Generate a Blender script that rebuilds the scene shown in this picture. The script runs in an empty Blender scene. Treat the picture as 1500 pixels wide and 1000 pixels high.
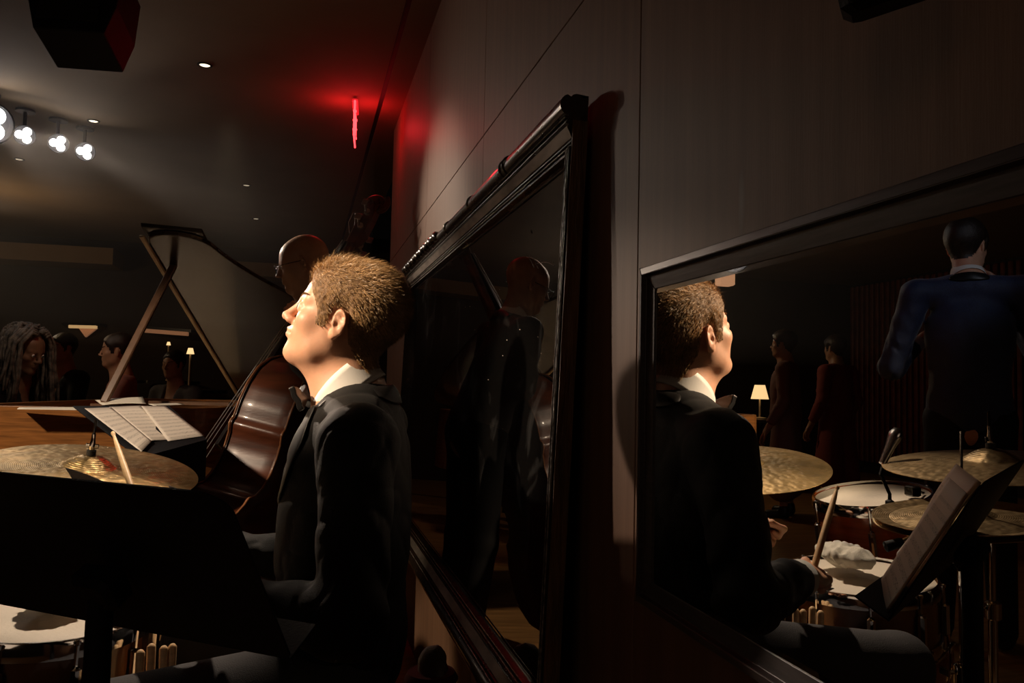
import bpy, math, random
import numpy as np
from mathutils import Vector, Matrix
random.seed(4); RNG = np.random.RandomState(7)
PI = math.pi
def nrm(a): a = np.array(a, float); return a/np.linalg.norm(a)
C_ = bpy.context.scene.collection
sc = bpy.context.scene
# ------------------------------------------------------------------ camera
FPX = 1167.0                      # focal length in pixels of a 1500 px wide frame
CAMX, CAMZ = -0.466, 1.10         # camera: 0.466 m off the panelled wall (plane x = 0)
ROLL = math.radians(1.25)
def basis(psi, pit):
    f = np.array([math.sin(psi)*math.cos(pit), math.cos(psi)*math.cos(pit), math.sin(pit)])
    r = np.array([math.cos(psi), -math.sin(psi), 0.0]); u = np.cross(r, f)
    return r*math.cos(ROLL)+u*math.sin(ROLL), -r*math.sin(ROLL)+u*math.cos(ROLL), f
psi, pit = math.radians(14.65), math.radians(3.0)
for _ in range(30):               # the wall's vanishing point lies at (445, 555)
    r, u, f = basis(psi, pit)
    px, py = 750+FPX*r[1]/f[1], 500-FPX*u[1]/f[1]
    psi += (px-445)/FPX*0.9; pit += (555-py)/FPX*0.9
CR, CU, CF = basis(psi, pit)
CAM = np.array([CAMX, 0.0, CAMZ])
FH = np.array([math.sin(psi), math.cos(psi)])      # level forward
RH = np.array([math.cos(psi), -math.sin(psi)])
def ray(px, py): return CF + CR*(px-750)/FPX + CU*(500-py)/FPX
def at(px, py, Y):                # point seen at a pixel, Y metres ahead of the camera
    d = ray(px, py); return CAM + d*(Y/(d[0]*FH[0]+d[1]*FH[1]))
def atx(px, py, x): d = ray(px, py); return CAM + d*((x-CAM[0])/d[0])
def atz(px, py, z): d = ray(px, py); return CAM + d*((z-CAM[2])/d[2])
def cw(X, Y, z): p = RH*X+FH*Y; return np.array([p[0]+CAMX, p[1], z])
def mir(px, py, Y, g=-0.026):     # the real point whose reflection is seen at a pixel
    p = at(px, py, Y); p[0] = 2*g-p[0]; return p
def proj(p):
    d = np.array(p)-CAM; z = d@CF; return 750+FPX*(d@CR)/z, 500-FPX*(d@CU)/z
cam = bpy.data.objects.new('camera', bpy.data.cameras.new('camera')); C_.objects.link(cam)
cam.data.lens = FPX*36/1500; cam.data.sensor_width = 36; cam.data.clip_start = 0.02
cam.matrix_world = Matrix(((CR[0], CU[0], -CF[0], CAM[0]), (CR[1], CU[1], -CF[1], CAM[1]), (CR[2], CU[2], -CF[2], CAM[2]), (0, 0, 0, 1)))
sc.camera = cam
# ------------------------------------------------------------------ world, lights, exposure
sc.view_settings.view_transform = 'Standard'; sc.view_settings.look = 'None'
sc.view_settings.exposure = 0.0; sc.view_settings.gamma = 1.0; sc.view_settings.use_curve_mapping = False
w = bpy.data.worlds.new('dark_room'); sc.world = w; w.use_nodes = True
w.node_tree.nodes['Background'].inputs[0].default_value = (0.5, 0.4, 0.35, 1)
w.node_tree.nodes['Background'].inputs[1].default_value = 0.0015
sc.cycles.use_denoising = True; sc.cycles.max_bounces = 6; sc.cycles.sample_clamp_indirect = 3.0
sc.cycles.caustics_reflective = False; sc.cycles.caustics_refractive = False
def spot(name, loc, to, power, size, blend=0.5, col=(1, .8, .6), rad=0.04):
    l = bpy.data.lights.new(name, 'SPOT'); l.energy = power; l.spot_size = math.radians(size); l.spot_blend = blend
    l.color = col; l.shadow_soft_size = rad
    o = bpy.data.objects.new(name, l); C_.objects.link(o); o.location = loc
    o.rotation_euler = (Vector(to)-Vector(loc)).to_track_quat('-Z', 'Y').to_euler(); return o
def point(name, loc, power, col, rad=0.03):
    l = bpy.data.lights.new(name, 'POINT'); l.energy = power; l.color = col; l.shadow_soft_size = rad
    o = bpy.data.objects.new(name, l); C_.objects.link(o); o.location = loc; return o
ZC = 2.58                          # ceiling height
KEY = cw(-2.3, 0.62, 2.34)
STAGE = [at(-14, 180, 4.1), at(36, 198, 4.35), at(86, 210, 4.5), at(125, 222, 4.65)]
HEAD = at(496, 474, 1.55)
spot('key_spot', KEY, HEAD+np.array([0, 0, .0]), 590, 11.5, .55, (1, .74, .50), .05)
spot('stage_wash', cw(-2.5, .95, 2.42), cw(-1.72, 2.75, .90), 250, 37, .5, (1, .78, .56), .07)
spot('ride_fill', cw(-2.45, .95, 2.42), cw(-1.12, 2.15, .85), 230, 17, .6, (1, .78, .52), .05)  # added spot without a fixture, brightens the ride cymbal
spot('snare_fill', cw(-.95, 2.7, 2.45), cw(-.92, 1.60, .66), 165, 30, .6, (1, .80, .60), .05)  # added overhead without a fixture to brighten the snare head
for k_, (t_, pw_, sz_) in enumerate((((0, 1.0, .88), 370, 12), ((0, 3.0, 1.70), 220, 20), ((0, 1.5, 1.75), 36, 46), (cw(-.80, 3.15, 1.58), 120, 13))):
    p_ = STAGE[k_]; spot('stage_light', p_+nrm(np.array(t_)-p_)*.03, t_, pw_, sz_, 1 if k_ < 3 else .7, (1, .78, .60), .04)
spot('back_light', cw(-1.9, .9, 2.45), cw(-2.5, 2.3, 1.75), 11, 26, .8, (.75, .82, 1), .06)
point('bulkhead_fill', (-3.0, 7.2, 2.0), 9, (1, .7, .4), .1)  # added unseen lamp that brightens the far bulkheads
spot('audience_fill', (-2.7, 4.7, 2.5), (-1.6, 5.8, 1.0), 30, 45, .8, (1, .70, .5), .06)  # added unseen spot that lifts the listeners out of the dark
spot('pianist_fill', cw(-1.8, 3.3, 2.5), cw(-2.43, 4.0, 1.2), 16, 20, .7, (1, .80, .6), .06)  # added unseen spot to brighten the pianist's face
spot('floor_light', (-.9, 4.4, 2.5), (-.8, 4.3, 0), 30, 40, .6, (1, .75, .45), .06)
l_ = bpy.data.lights.new('house_fill', 'AREA'); l_.energy = 5; l_.shape = 'RECTANGLE'; l_.size = 2.5; l_.size_y = 1.2; l_.color = (1, .72, .5); o_ = bpy.data.objects.new('house_fill', l_); C_.objects.link(o_); o_.location = (-2.2, -2.2, 2.1); o_.rotation_euler = (math.radians(72), 0, math.radians(-35))
# ------------------------------------------------------------------ materials
M = {}
def mat(name, col, rough=0.5, metal=0.0, var=0.0, vscale=20.0, bump=0.0, bscale=60.0, stretch=None, spec=None, coat=0, emit=None, estr=0, col2=None, sss=0, sheen=0, rvar=0):
    m = bpy.data.materials.new(name); m.use_nodes = True; nt = m.node_tree; b = nt.nodes['Principled BSDF']
    b.inputs['Base Color'].default_value = (*col, 1); b.inputs['Roughness'].default_value = rough; b.inputs['Metallic'].default_value = metal
    if spec is not None: b.inputs['Specular IOR Level'].default_value = spec
    if coat: b.inputs['Coat Weight'].default_value = coat; b.inputs['Coat Roughness'].default_value = 0.08
    if sss: b.inputs['Subsurface Weight'].default_value = sss; b.inputs['Subsurface Radius'].default_value = (.01, .004, .002); b.inputs['Subsurface Scale'].default_value = 1
    if sheen: b.inputs['Sheen Weight'].default_value = sheen; b.inputs['Sheen Roughness'].default_value = .4
    if emit: b.inputs['Emission Color'].default_value = (*emit, 1); b.inputs['Emission Strength'].default_value = estr
    tc = nt.nodes.new('ShaderNodeTexCoord'); mp = nt.nodes.new('ShaderNodeMapping'); nt.links.new(tc.outputs['Object'], mp.inputs[0])
    if stretch: mp.inputs['Scale'].default_value = stretch
    n = nt.nodes.new('ShaderNodeTexNoise'); n.inputs['Scale'].default_value = vscale; n.inputs['Detail'].default_value = 6; nt.links.new(mp.outputs[0], n.inputs['Vector'])
    if var or col2:
        cr = nt.nodes.new('ShaderNodeValToRGB'); c2 = col2 or tuple(c*(1-var) for c in col); c1 = col if col2 else tuple(min(1, c*(1+var)) for c in col)
        cr.color_ramp.elements[0].position = .35; cr.color_ramp.elements[1].position = .65
        cr.color_ramp.elements[0].color = (*c2, 1); cr.color_ramp.elements[1].color = (*c1, 1)
        nt.links.new(n.outputs[0], cr.inputs[0]); nt.links.new(cr.outputs[0], b.inputs['Base Color'])
    if rvar:
        mr = nt.nodes.new('ShaderNodeMapRange'); mr.inputs[3].default_value = max(0, rough-rvar); mr.inputs[4].default_value = rough+rvar
        nt.links.new(n.outputs[0], mr.inputs[0]); nt.links.new(mr.outputs[0], b.inputs['Roughness'])
    if bump:
        n2 = nt.nodes.new('ShaderNodeTexNoise'); n2.inputs['Scale'].default_value = bscale; n2.inputs['Detail'].default_value = 4; nt.links.new(mp.outputs[0], n2.inputs['Vector'])
        bp = nt.nodes.new('ShaderNodeBump'); bp.inputs['Strength'].default_value = bump; bp.inputs['Distance'].default_value = .004
        nt.links.new(n2.outputs[0], bp.inputs['Height']); nt.links.new(bp.outputs[0], b.inputs['Normal'])
    M[name] = m; return m
def nodes(m): return m.node_tree, m.node_tree.nodes['Principled BSDF']
mat('wall_veneer', (.20, .106, .064), .55, var=.10, vscale=5, stretch=(8, 8, .35), bump=.08, bscale=60, spec=.25)
nt, b = nodes(M['wall_veneer'])    # fine vertical grain streaks plus one pale scuff
tc = nt.nodes.new('ShaderNodeTexCoord'); mp = nt.nodes.new('ShaderNodeMapping'); mp.inputs['Scale'].default_value = (150, 150, 3)
ns = nt.nodes.new('ShaderNodeTexNoise'); ns.inputs['Scale'].default_value = 1.6; ns.inputs['Detail'].default_value = 3
mx = nt.nodes.new('ShaderNodeMix'); mx.data_type = 'RGBA'; mx.blend_type = 'MULTIPLY'; mx.inputs[0].default_value = .55
cr = nt.nodes.new('ShaderNodeValToRGB'); cr.color_ramp.elements[0].color = (.80, .79, .78, 1); cr.color_ramp.elements[1].color = (1.12, 1.12, 1.12, 1)
nt.links.new(tc.outputs['Object'], mp.inputs[0]); nt.links.new(mp.outputs[0], ns.inputs[0]); nt.links.new(ns.outputs[0], cr.inputs[0])
src = b.inputs['Base Color'].links[0].from_socket
nt.links.new(src, mx.inputs[6]); nt.links.new(cr.outputs[0], mx.inputs[7])
geo = nt.nodes.new('ShaderNodeNewGeometry'); SC = atx(1086, 295, 0)
vm = nt.nodes.new('ShaderNodeVectorMath'); vm.operation = 'SUBTRACT'; vm.inputs[1].default_value = SC
vs = nt.nodes.new('ShaderNodeVectorMath'); vs.operation = 'MULTIPLY'; vs.inputs[1].default_value = (0, 130, 26)
vl = nt.nodes.new('ShaderNodeVectorMath'); vl.operation = 'LENGTH'
mr = nt.nodes.new('ShaderNodeMapRange'); mr.inputs[1].default_value = 0; mr.inputs[2].default_value = 1; mr.inputs[3].default_value = .35; mr.inputs[4].default_value = 0
nt.links.new(geo.outputs['Position'], vm.inputs[0]); nt.links.new(vm.outputs[0], vs.inputs[0]); nt.links.new(vs.outputs[0], vl.inputs[0]); nt.links.new(vl.outputs['Value'], mr.inputs[0])
m2 = nt.nodes.new('ShaderNodeMix'); m2.data_type = 'RGBA'; m2.inputs[7].default_value = (.45, .42, .4, 1)
nt.links.new(mr.outputs[0], m2.inputs[0]); nt.links.new(mx.outputs[2], m2.inputs[6]); nt.links.new(m2.outputs[2], b.inputs['Base Color'])
mat('ceiling_paint', (.18, .12, .062), .85, var=.06, vscale=3, bump=.1)
mat('far_wall', (.035, .025, .022), .8, var=.2, vscale=2)
mat('slat_wall', (.20, .05, .035), .5, var=.3, vscale=8)
mat('floor_wood', (.36, .19, .07), .35, var=.25, vscale=3, stretch=(1, 12, 1), bump=.1)
mat('black_matte', (.008, .008, .009), .65, bump=.1)
mat('black_gloss', (.006, .005, .005), .18, coat=.6, bump=.15, bscale=30, var=.5)
mat('black_plastic', (.010, .010, .012), .6, bump=.2, bscale=250, spec=.2)
mat('grille', (.006, .006, .007), .8, bump=.5, bscale=600)
mat('old_black_lacquer', (.02, .014, .012), .30, coat=.7, bump=.12, bscale=55, col2=(.035, .022, .015), vscale=60, rvar=.10)
mat('highlight_wear', (.55, .50, .46), .35, metal=.3, bump=.5, bscale=120, col2=(.10, .07, .055), vscale=90)  # pale wear and scratches; also paints highlights along the frame reeds
mat('lit_silver_band', (.50, .44, .39), .38, metal=.4, col2=(.22, .18, .155), vscale=25, stretch=(1, .3, 1), bump=.1)  # silvered flat made lighter to paint in the light it catches
mat('frame_wood', (.13, .065, .025), .6, var=.5, vscale=14, stretch=(3, 3, .5), bump=.6, bscale=60)
mat('brown_black_frame', (.05, .038, .038), .42, var=.25, vscale=200, stretch=(1, .1, 1), bump=.15, spec=.45)
mat('lid_wood', (.030, .014, .008), .22, coat=.3, var=.3, vscale=6, stretch=(1, 8, 8))
mat('piano_wood', (.22, .085, .022), .3, coat=.3, var=.3, vscale=4, stretch=(2, 2, 30), bump=.05)
mat('prop_wood', (.13, .065, .035), .3, coat=.5, var=.2)
mat('gold_plate', (.62, .48, .32), .5, metal=.2, var=.1)
mat('soundboard_wood', (.10, .05, .025), .5, var=.2)
mat('bass_varnish', (.15, .042, .018), .34, coat=.6, col2=(.06, .018, .009), vscale=4, stretch=(1, 1, 6), bump=.06, bscale=40)
mat('bass_edge', (.30, .12, .05), .35, coat=.4, var=.3)
mat('ebony', (.010, .008, .008), .3, coat=.3)
mat('maple', (.45, .25, .10), .45, var=.2, stretch=(1, 1, 8))
mat('hickory', (.72, .48, .26), .45, var=.12, vscale=12, stretch=(1, 1, 6), bump=.1)
mat('steel', (.55, .55, .56), .2, metal=1, bump=.05)
mat('chrome', (.8, .8, .8), .09, metal=1)
mat('string_steel', (.55, .5, .45), .35, metal=.9)
mat('drum_head', (.68, .60, .50), .6, var=.08, vscale=6, bump=.15, bscale=150)
nt, b = nodes(M['drum_head'])      # grey worn patch in the middle of a played head
tc = nt.nodes.new('ShaderNodeTexCoord'); vl = nt.nodes.new('ShaderNodeVectorMath'); vl.operation = 'LENGTH'; nt.links.new(tc.outputs['Object'], vl.inputs[0])
mr = nt.nodes.new('ShaderNodeMapRange'); mr.inputs[1].default_value = .0; mr.inputs[2].default_value = .06; mr.inputs[3].default_value = .6; mr.inputs[4].default_value = 0; nt.links.new(vl.outputs['Value'], mr.inputs[0])
n_ = nt.nodes.new('ShaderNodeTexNoise'); n_.inputs['Scale'].default_value = 30; mm = nt.nodes.new('ShaderNodeMath'); mm.operation = 'MULTIPLY'; nt.links.new(mr.outputs[0], mm.inputs[0]); nt.links.new(n_.outputs[0], mm.inputs[1])
m2 = nt.nodes.new('ShaderNodeMix'); m2.data_type = 'RGBA'; m2.inputs[7].default_value = (.1, .1, .11, 1); nt.links.new(mm.outputs[0], m2.inputs[0]); nt.links.new(b.inputs['Base Color'].links[0].from_socket, m2.inputs[6]); nt.links.new(m2.outputs[2], b.inputs['Base Color'])
mat('shell_orange', (.40, .085, .018), .2, coat=.7, var=.25, vscale=5, stretch=(1, 1, 10))
mat('shell_red', (.20, .016, .010), .2, coat=.6, var=.3, vscale=9)
mat('shell_brown', (.20, .085, .03), .25, coat=.5, var=.25, vscale=5)
def cymbal_mat(name, col):
    m = mat(name, col, .38, metal=1, var=.18, vscale=14)
    nt, b = nodes(m); tc = nt.nodes.new('ShaderNodeTexCoord'); vo = nt.nodes.new('ShaderNodeTexVoronoi'); vo.inputs['Scale'].default_value = 52; vo.feature = 'SMOOTH_F1'
    bp = nt.nodes.new('ShaderNodeBump'); bp.inputs['Strength'].default_value = .55; bp.inputs['Distance'].default_value = .006; nt.links.new(tc.outputs['Object'], vo.inputs[0]); nt.links.new(vo.outputs[0], bp.inputs['Height'])
    sx = nt.nodes.new('ShaderNodeVectorMath'); sx.operation = 'LENGTH'; nt.links.new(tc.outputs['Object'], sx.inputs[0])
    mu = nt.nodes.new('ShaderNodeMath'); mu.operation = 'MULTIPLY'; mu.inputs[1].default_value = 1400; si = nt.nodes.new('ShaderNodeMath'); si.operation = 'SINE'
    nt.links.new(sx.outputs['Value'], mu.inputs[0]); nt.links.new(mu.outputs[0], si.inputs[0])
    b2 = nt.nodes.new('ShaderNodeBump'); b2.inputs['Strength'].default_value = .18; b2.inputs['Distance'].default_value = .001; nt.links.new(si.outputs[0], b2.inputs['Height']); nt.links.new(bp.outputs[0], b2.inputs['Normal']); nt.links.new(b2.outputs[0], b.inputs['Normal'])
    return m
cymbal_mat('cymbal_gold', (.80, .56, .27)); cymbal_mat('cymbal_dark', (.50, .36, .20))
mat('paper', (.80, .73, .62), .7, bump=.1, bscale=20, var=.03)
def sheet_mat(name, staves):
    m = mat(name, (.78, .70, .62), .7); nt, b = nodes(m); tc = nt.nodes.new('ShaderNodeTexCoord'); sp = nt.nodes.new('ShaderNodeSeparateXYZ'); nt.links.new(tc.outputs['UV'], sp.inputs[0])
    def mth(op, a, c=None, d=None):
        n = nt.nodes.new('ShaderNodeMath'); n.operation = op
        for i, v in enumerate((a, c, d)):
            if v is None: continue
            if isinstance(v, (int, float)): n.inputs[i].default_value = v
            else: nt.links.new(v, n.inputs[i])
        return n.outputs[0]
    u, v = sp.outputs[0], sp.outputs[1]
    fr = mth('FRACT', mth('MULTIPLY', v, staves)); inb = mth('MULTIPLY', mth('GREATER_THAN', fr, .3), mth('LESS_THAN', fr, .75))
    ln = mth('LESS_THAN', mth('FRACT', mth('MULTIPLY', fr, 11.1)), .22); lines = mth('MULTIPLY', ln, inb)
    no = nt.nodes.new('ShaderNodeTexNoise'); no.inputs['Scale'].default_value = 1; mp = nt.nodes.new('ShaderNodeMapping'); mp.inputs['Scale'].default_value = (60, staves*5, 1); nt.links.new(tc.outputs['UV'], mp.inputs[0]); nt.links.new(mp.outputs[0], no.inputs[0])
    notes = mth('MULTIPLY', mth('GREATER_THAN', no.outputs[0], .60), inb)
    mg = mth('MULTIPLY', mth('GREATER_THAN', u, .08), mth('LESS_THAN', u, .92)); mv = mth('MULTIPLY', mth('GREATER_THAN', v, .06), mth('LESS_THAN', v, .86))
    ink = mth('MULTIPLY', mth('MAXIMUM', mth('MULTIPLY', lines, .45), mth('MULTIPLY', notes, .85)), mth('MULTIPLY', mg, mv))
    m2 = nt.nodes.new('ShaderNodeMix'); m2.data_type = 'RGBA'; m2.inputs[6].default_value = (.78, .70, .62, 1); m2.inputs[7].default_value = (.04, .04, .05, 1)
    nt.links.new(ink, m2.inputs[0]); nt.links.new(m2.outputs[2], b.inputs['Base Color'])
sheet_mat('sheet_music', 10)
mat('cloth_white', (.62, .58, .50), .85, bump=.3, bscale=300)
mat('shirt_white', (.85, .84, .80), .6, bump=.08, bscale=500, sheen=.1)
mat('suit_black', (.0045, .0042, .0045), .7, bump=.35, bscale=700, sheen=.03, spec=.3)
mat('satin_black', (.009, .008, .008), .42, bump=.1, bscale=60, spec=.4)
mat('suit_grey', (.055, .05, .05), .8, bump=.3, bscale=500)
mat('trouser_grey', (.030, .027, .031), .8, bump=.3, bscale=500)
mat('jacket_blue', (.022, .040, .115), .6, bump=.4, bscale=500, col2=(.012, .02, .06), vscale=250, sheen=.3)
mat('dress_red', (.25, .05, .04), .8, bump=.2); mat('shirt_rose', (.30, .13, .10), .8, bump=.2); mat('dress_dusty', (.22, .11, .09), .8, bump=.2)
mat('leather', (.012, .011, .011), .4, bump=.3, bscale=200)
mat('skin_fair', (.66, .36, .23), .48, var=.06, vscale=35, bump=.06, bscale=300, sss=.12)
mat('skin_brown', (.20, .095, .055), .4, var=.1, vscale=30, bump=.15, bscale=220)
mat('skin_tan', (.44, .24, .145), .45, var=.08, vscale=30, bump=.15, bscale=220)
mat('hair_blond', (.21, .118, .055), .7, var=.3, vscale=160, bump=.3, bscale=500)
mat('hair_strand', (.50, .31, .14), .38, var=.3, vscale=40)
mat('hair_dark', (.02, .013, .010), .35, var=.3, vscale=60, bump=.6, bscale=300)
mat('hair_grey', (.17, .13, .10), .7, col2=(.035, .026, .021), vscale=30, bump=.8, bscale=150)
mat('lips', (.50, .20, .15), .4, bump=.2)
mat('eye_white', (.75, .70, .66), .15, coat=.5); mat('iris', (.06, .09, .12), .2)
mat('lens_glow', (1, 1, 1), .3, emit=(1, .92, .86), estr=22)
mat('lens_dim', (1, 1, 1), .3, emit=(1, .8, .55), estr=2.2)
mat('lens_faint', (1, 1, 1), .3, emit=(1, .8, .55), estr=.45)
mat('shade_glow', (.8, .6, .35), .6, emit=(1, .66, .30), estr=1.1)
mat('amber_glow', (.8, .4, .2), .6, emit=(1, .50, .26), estr=.45)
mat('bar_glow', (.8, .4, .2), .6, emit=(1, .62, .26), estr=.40)
mat('bar_faint', (.8, .4, .2), .6, emit=(1, .45, .22), estr=.13)
mat('exit_red', (.9, .02, .03), .3, emit=(1, .035, .04), estr=5)
mat('exit_panel', (.5, .01, .015), .2, emit=(1, .02, .03), estr=.7)
mat('cable_rubber', (.01, .01, .01), .5)
def mirror_mat(name, tint, haze, sm):
    m = bpy.data.materials.new(name); m.use_nodes = True; nt = m.node_tree; b = nt.nodes['Principled BSDF']
    b.inputs['Metallic'].default_value = 1; b.inputs['Base Color'].default_value = (*tint, 1)
    tc = nt.nodes.new('ShaderNodeTexCoord'); n = nt.nodes.new('ShaderNodeTexNoise'); n.inputs['Scale'].default_value = 7; n.inputs['Detail'].default_value = 8; n.inputs['Distortion'].default_value = 1.2
    nt.links.new(tc.outputs['Object'], n.inputs[0])
    mr = nt.nodes.new('ShaderNodeMapRange'); mr.inputs[1].default_value = .55; mr.inputs[2].default_value = .8; mr.inputs[3].default_value = 0; mr.inputs[4].default_value = haze; nt.links.new(n.outputs[0], mr.inputs[0])
    d = nt.nodes.new('ShaderNodeBsdfDiffuse'); d.inputs[0].default_value = (.5, .5, .52, 1); ms = nt.nodes.new('ShaderNodeMixShader')
    ad = nt.nodes.new('ShaderNodeMath'); ad.operation = 'ADD'; ad.inputs[1].default_value = sm; nt.links.new(mr.outputs[0], ad.inputs[0])
    b.inputs['Roughness'].default_value = 0.0
    nt.links.new(ad.outputs[0], ms.inputs[0]); nt.links.new(b.outputs[0], ms.inputs[1]); nt.links.new(d.outputs[0], ms.inputs[2]); nt.links.new(ms.outputs[0], nt.nodes['Material Output'].inputs[0])
    M[name] = m
mirror_mat('mirror_old', (.30, .285, .275), .04, .004); mirror_mat('mirror_clear', (.88, .87, .84), .0, .0)
# ------------------------------------------------------------------ mesh helpers
class MB:
    def __init__(s): s.v = []; s.f = []; s.uv = None
    def add(s, v, f):
        o = len(s.v); s.v += [tuple(map(float, p)) for p in v]; s.f += [tuple(i+o for i in q) for q in f]; return s
    def box(s, c, size, R=None, bev=0.0):
        hx, hy, hz = [d/2 for d in size]; R = np.eye(3) if R is None else R; c = np.array(c)
        b_ = min(bev, hx*.9, hy*.9, hz*.9)
        if b_ <= 0:
            v = [c+R@np.array([x*hx, y*hy, z*hz]) for z in (-1, 1) for y in (-1, 1) for x in (-1, 1)]
            return s.add(v, [(0, 2, 3, 1), (4, 5, 7, 6), (0, 1, 5, 4), (2, 6, 7, 3), (0, 4, 6, 2), (1, 3, 7, 5)])
        pts = []; rings = []
        for z, k in ((-hz, 1), (-hz+b_, 0), (hz-b_, 0), (hz, 1)):
            ix, iy = hx-k*b_, hy-k*b_; ch = b_
            poly = [(-ix+ch*(1-k*.0), -iy), (ix-ch, -iy), (ix, -iy+ch), (ix, iy-ch), (ix-ch, iy), (-ix+ch, iy), (-ix, iy-ch), (-ix, -iy+ch)]
            rings.append(len(pts)); pts += [c+R@np.array([x, y, z]) for x, y in poly]
        f = [tuple(range(7, -1, -1)), tuple(range(24, 32))]
        for i in range(3):
            for j in range(8): f.append((i*8+j, i*8+(j+1) % 8, (i+1)*8+(j+1) % 8, (i+1)*8+j))
        return s.add(pts, f)
    def tube(s, path, rad, seg=10, cap=True, flat=1.0):
        P = [np.array(p, float) for p in path]; n = len(P); rad = [rad]*n if np.isscalar(rad) else list(rad)
        T = [P[min(i+1, n-1)]-P[max(i-1, 0)] for i in range(n)]; T = [t/(np.linalg.norm(t)+1e-9) for t in T]
        a = np.array([0, 0, 1.]) if abs(T[0][2]) < .9 else np.array([1., 0, 0]); N = np.cross(T[0], a); N /= np.linalg.norm(N); v = []
        for i in range(n):
            N = N-T[i]*(N@T[i]); N /= np.linalg.norm(N)+1e-9; B = np.cross(T[i], N)
            for k in range(seg):
                t = 2*PI*k/seg; v.append(P[i]+(N*math.cos(t)+B*math.sin(t)*flat)*rad[i])
        f = [(i*seg+k, i*seg+(k+1) % seg, (i+1)*seg+(k+1) % seg, (i+1)*seg+k) for i in range(n-1) for k in range(seg)]
        if cap: f += [tuple(range(seg-1, -1, -1)), tuple(range((n-1)*seg, n*seg))]
        return s.add(v, f)
    def lathe(s, prof, o=(0, 0, 0), R=None, seg=48, close=False):
        R = np.eye(3) if R is None else R; o = np.array(o); v = []; f = []; n = len(prof)
        for (r, z) in prof:
            for k in range(seg): t = 2*PI*k/seg; v.append(o+R@np.array([r*math.cos(t), r*math.sin(t), z]))
        for i in range(n-1+(1 if close else 0)):
            a, b2 = i*seg, ((i+1) % n)*seg
            for k in range(seg): f.append((a+k, a+(k+1) % seg, b2+(k+1) % seg, b2+k))
        if not close:
            if prof[0][0] > 1e-5: f.append(tuple(range(seg-1, -1, -1)))
            if prof[-1][0] > 1e-5: f.append(tuple(range((n-1)*seg, n*seg)))
        return s.add(v, f)
    def prism(s, poly, o, A, B, Nn, t):        # polygon in plane (A,B), thickness t along Nn
        o, A, B, Nn = map(np.array, (o, A, B, Nn)); n = len(poly)
        v = [o+A*a+B*b2 for a, b2 in poly]+[o+A*a+B*b2+Nn*t for a, b2 in poly]
        return s.add(v, [tuple(range(n-1, -1, -1)), tuple(range(n, 2*n))]+[(i, (i+1) % n, n+(i+1) % n, n+i) for i in range(n)])
    def grid(s, fn, nu, nv, loop=False):
        v = [fn(i/(nu-1) if not loop else i/nu, j/(nv-1)) for i in range(nu) for j in range(nv)]
        f = [(i*nv+j, ((i+1) % nu)*nv+j, ((i+1) % nu)*nv+j+1, i*nv+j+1) for i in range(nu if loop else nu-1) for j in range(nv-1)]
        return s.add(v, f)
ORG = {}
def tag(o, label=None, cat=None, group=None, kind=None):
    for k, v_ in (('label', label), ('category', cat), ('group', group), ('kind', kind)):
        if v_: o[k] = v_
    return o
def empty(name, loc, label=None, cat=None, group=None, rotz=0, kind=None):
    o = bpy.data.objects.new(name, None); C_.objects.link(o); o.location = loc; o.rotation_euler = (0, 0, rotz); ORG[o] = np.array(loc, float); o.empty_display_size = .05
    return tag(o, label, cat, group, kind)
def obj(name, mb, m, parent=None, smooth=0, org=None, local=False, label=None, bevel=0, thick=0, sub=0, quad=None):
    me = bpy.data.meshes.new(name)
    V = np.array(mb.v if isinstance(mb, MB) else mb[0], dtype=float); F = mb.f if isinstance(mb, MB) else mb[1]
    o = bpy.data.objects.new(name, me); C_.objects.link(o)
    po = ORG.get(parent, np.zeros(3)) if parent is not None else np.zeros(3)
    if local: oo = po; 
    else:
        oo = np.array(org, float) if org is not None else (po if parent is not None else V.mean(0))
        V = V-oo
    o.location = oo-po; ORG[o] = oo
    me.from_pydata(V.tolist() if len(V) else [], [], F if isinstance(F, list) else F.tolist()); me.update()
    if parent is not None: o.parent = parent
    if m: me.materials.append(M[m])
    if smooth:
        me.polygons.foreach_set('use_smooth', [True]*len(me.polygons))
        if smooth < 90:
            try: me.set_sharp_from_angle(angle=math.radians(smooth))
            except Exception: pass
    if thick: md = o.modifiers.new('thick', 'SOLIDIFY'); md.thickness = thick; md.offset = 0
    if bevel: md = o.modifiers.new('bevel', 'BEVEL'); md.width = bevel; md.segments = 2; md.limit_method = 'ANGLE'
    if sub: md = o.modifiers.new('sub', 'SUBSURF'); md.levels = sub; md.render_levels = sub
    if label: o['label'] = label
    return o
def frame_z(zaxis, hint=(1, 0, 0)):
    z = nrm(zaxis); x = np.array(hint, float); x = np.array([.1, 1., .2]) if np.linalg.norm(x-z*(x@z)) < .05 else x; x = nrm(x-z*(x@z)); return np.array([x, np.cross(z, x), z]).T
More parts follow.
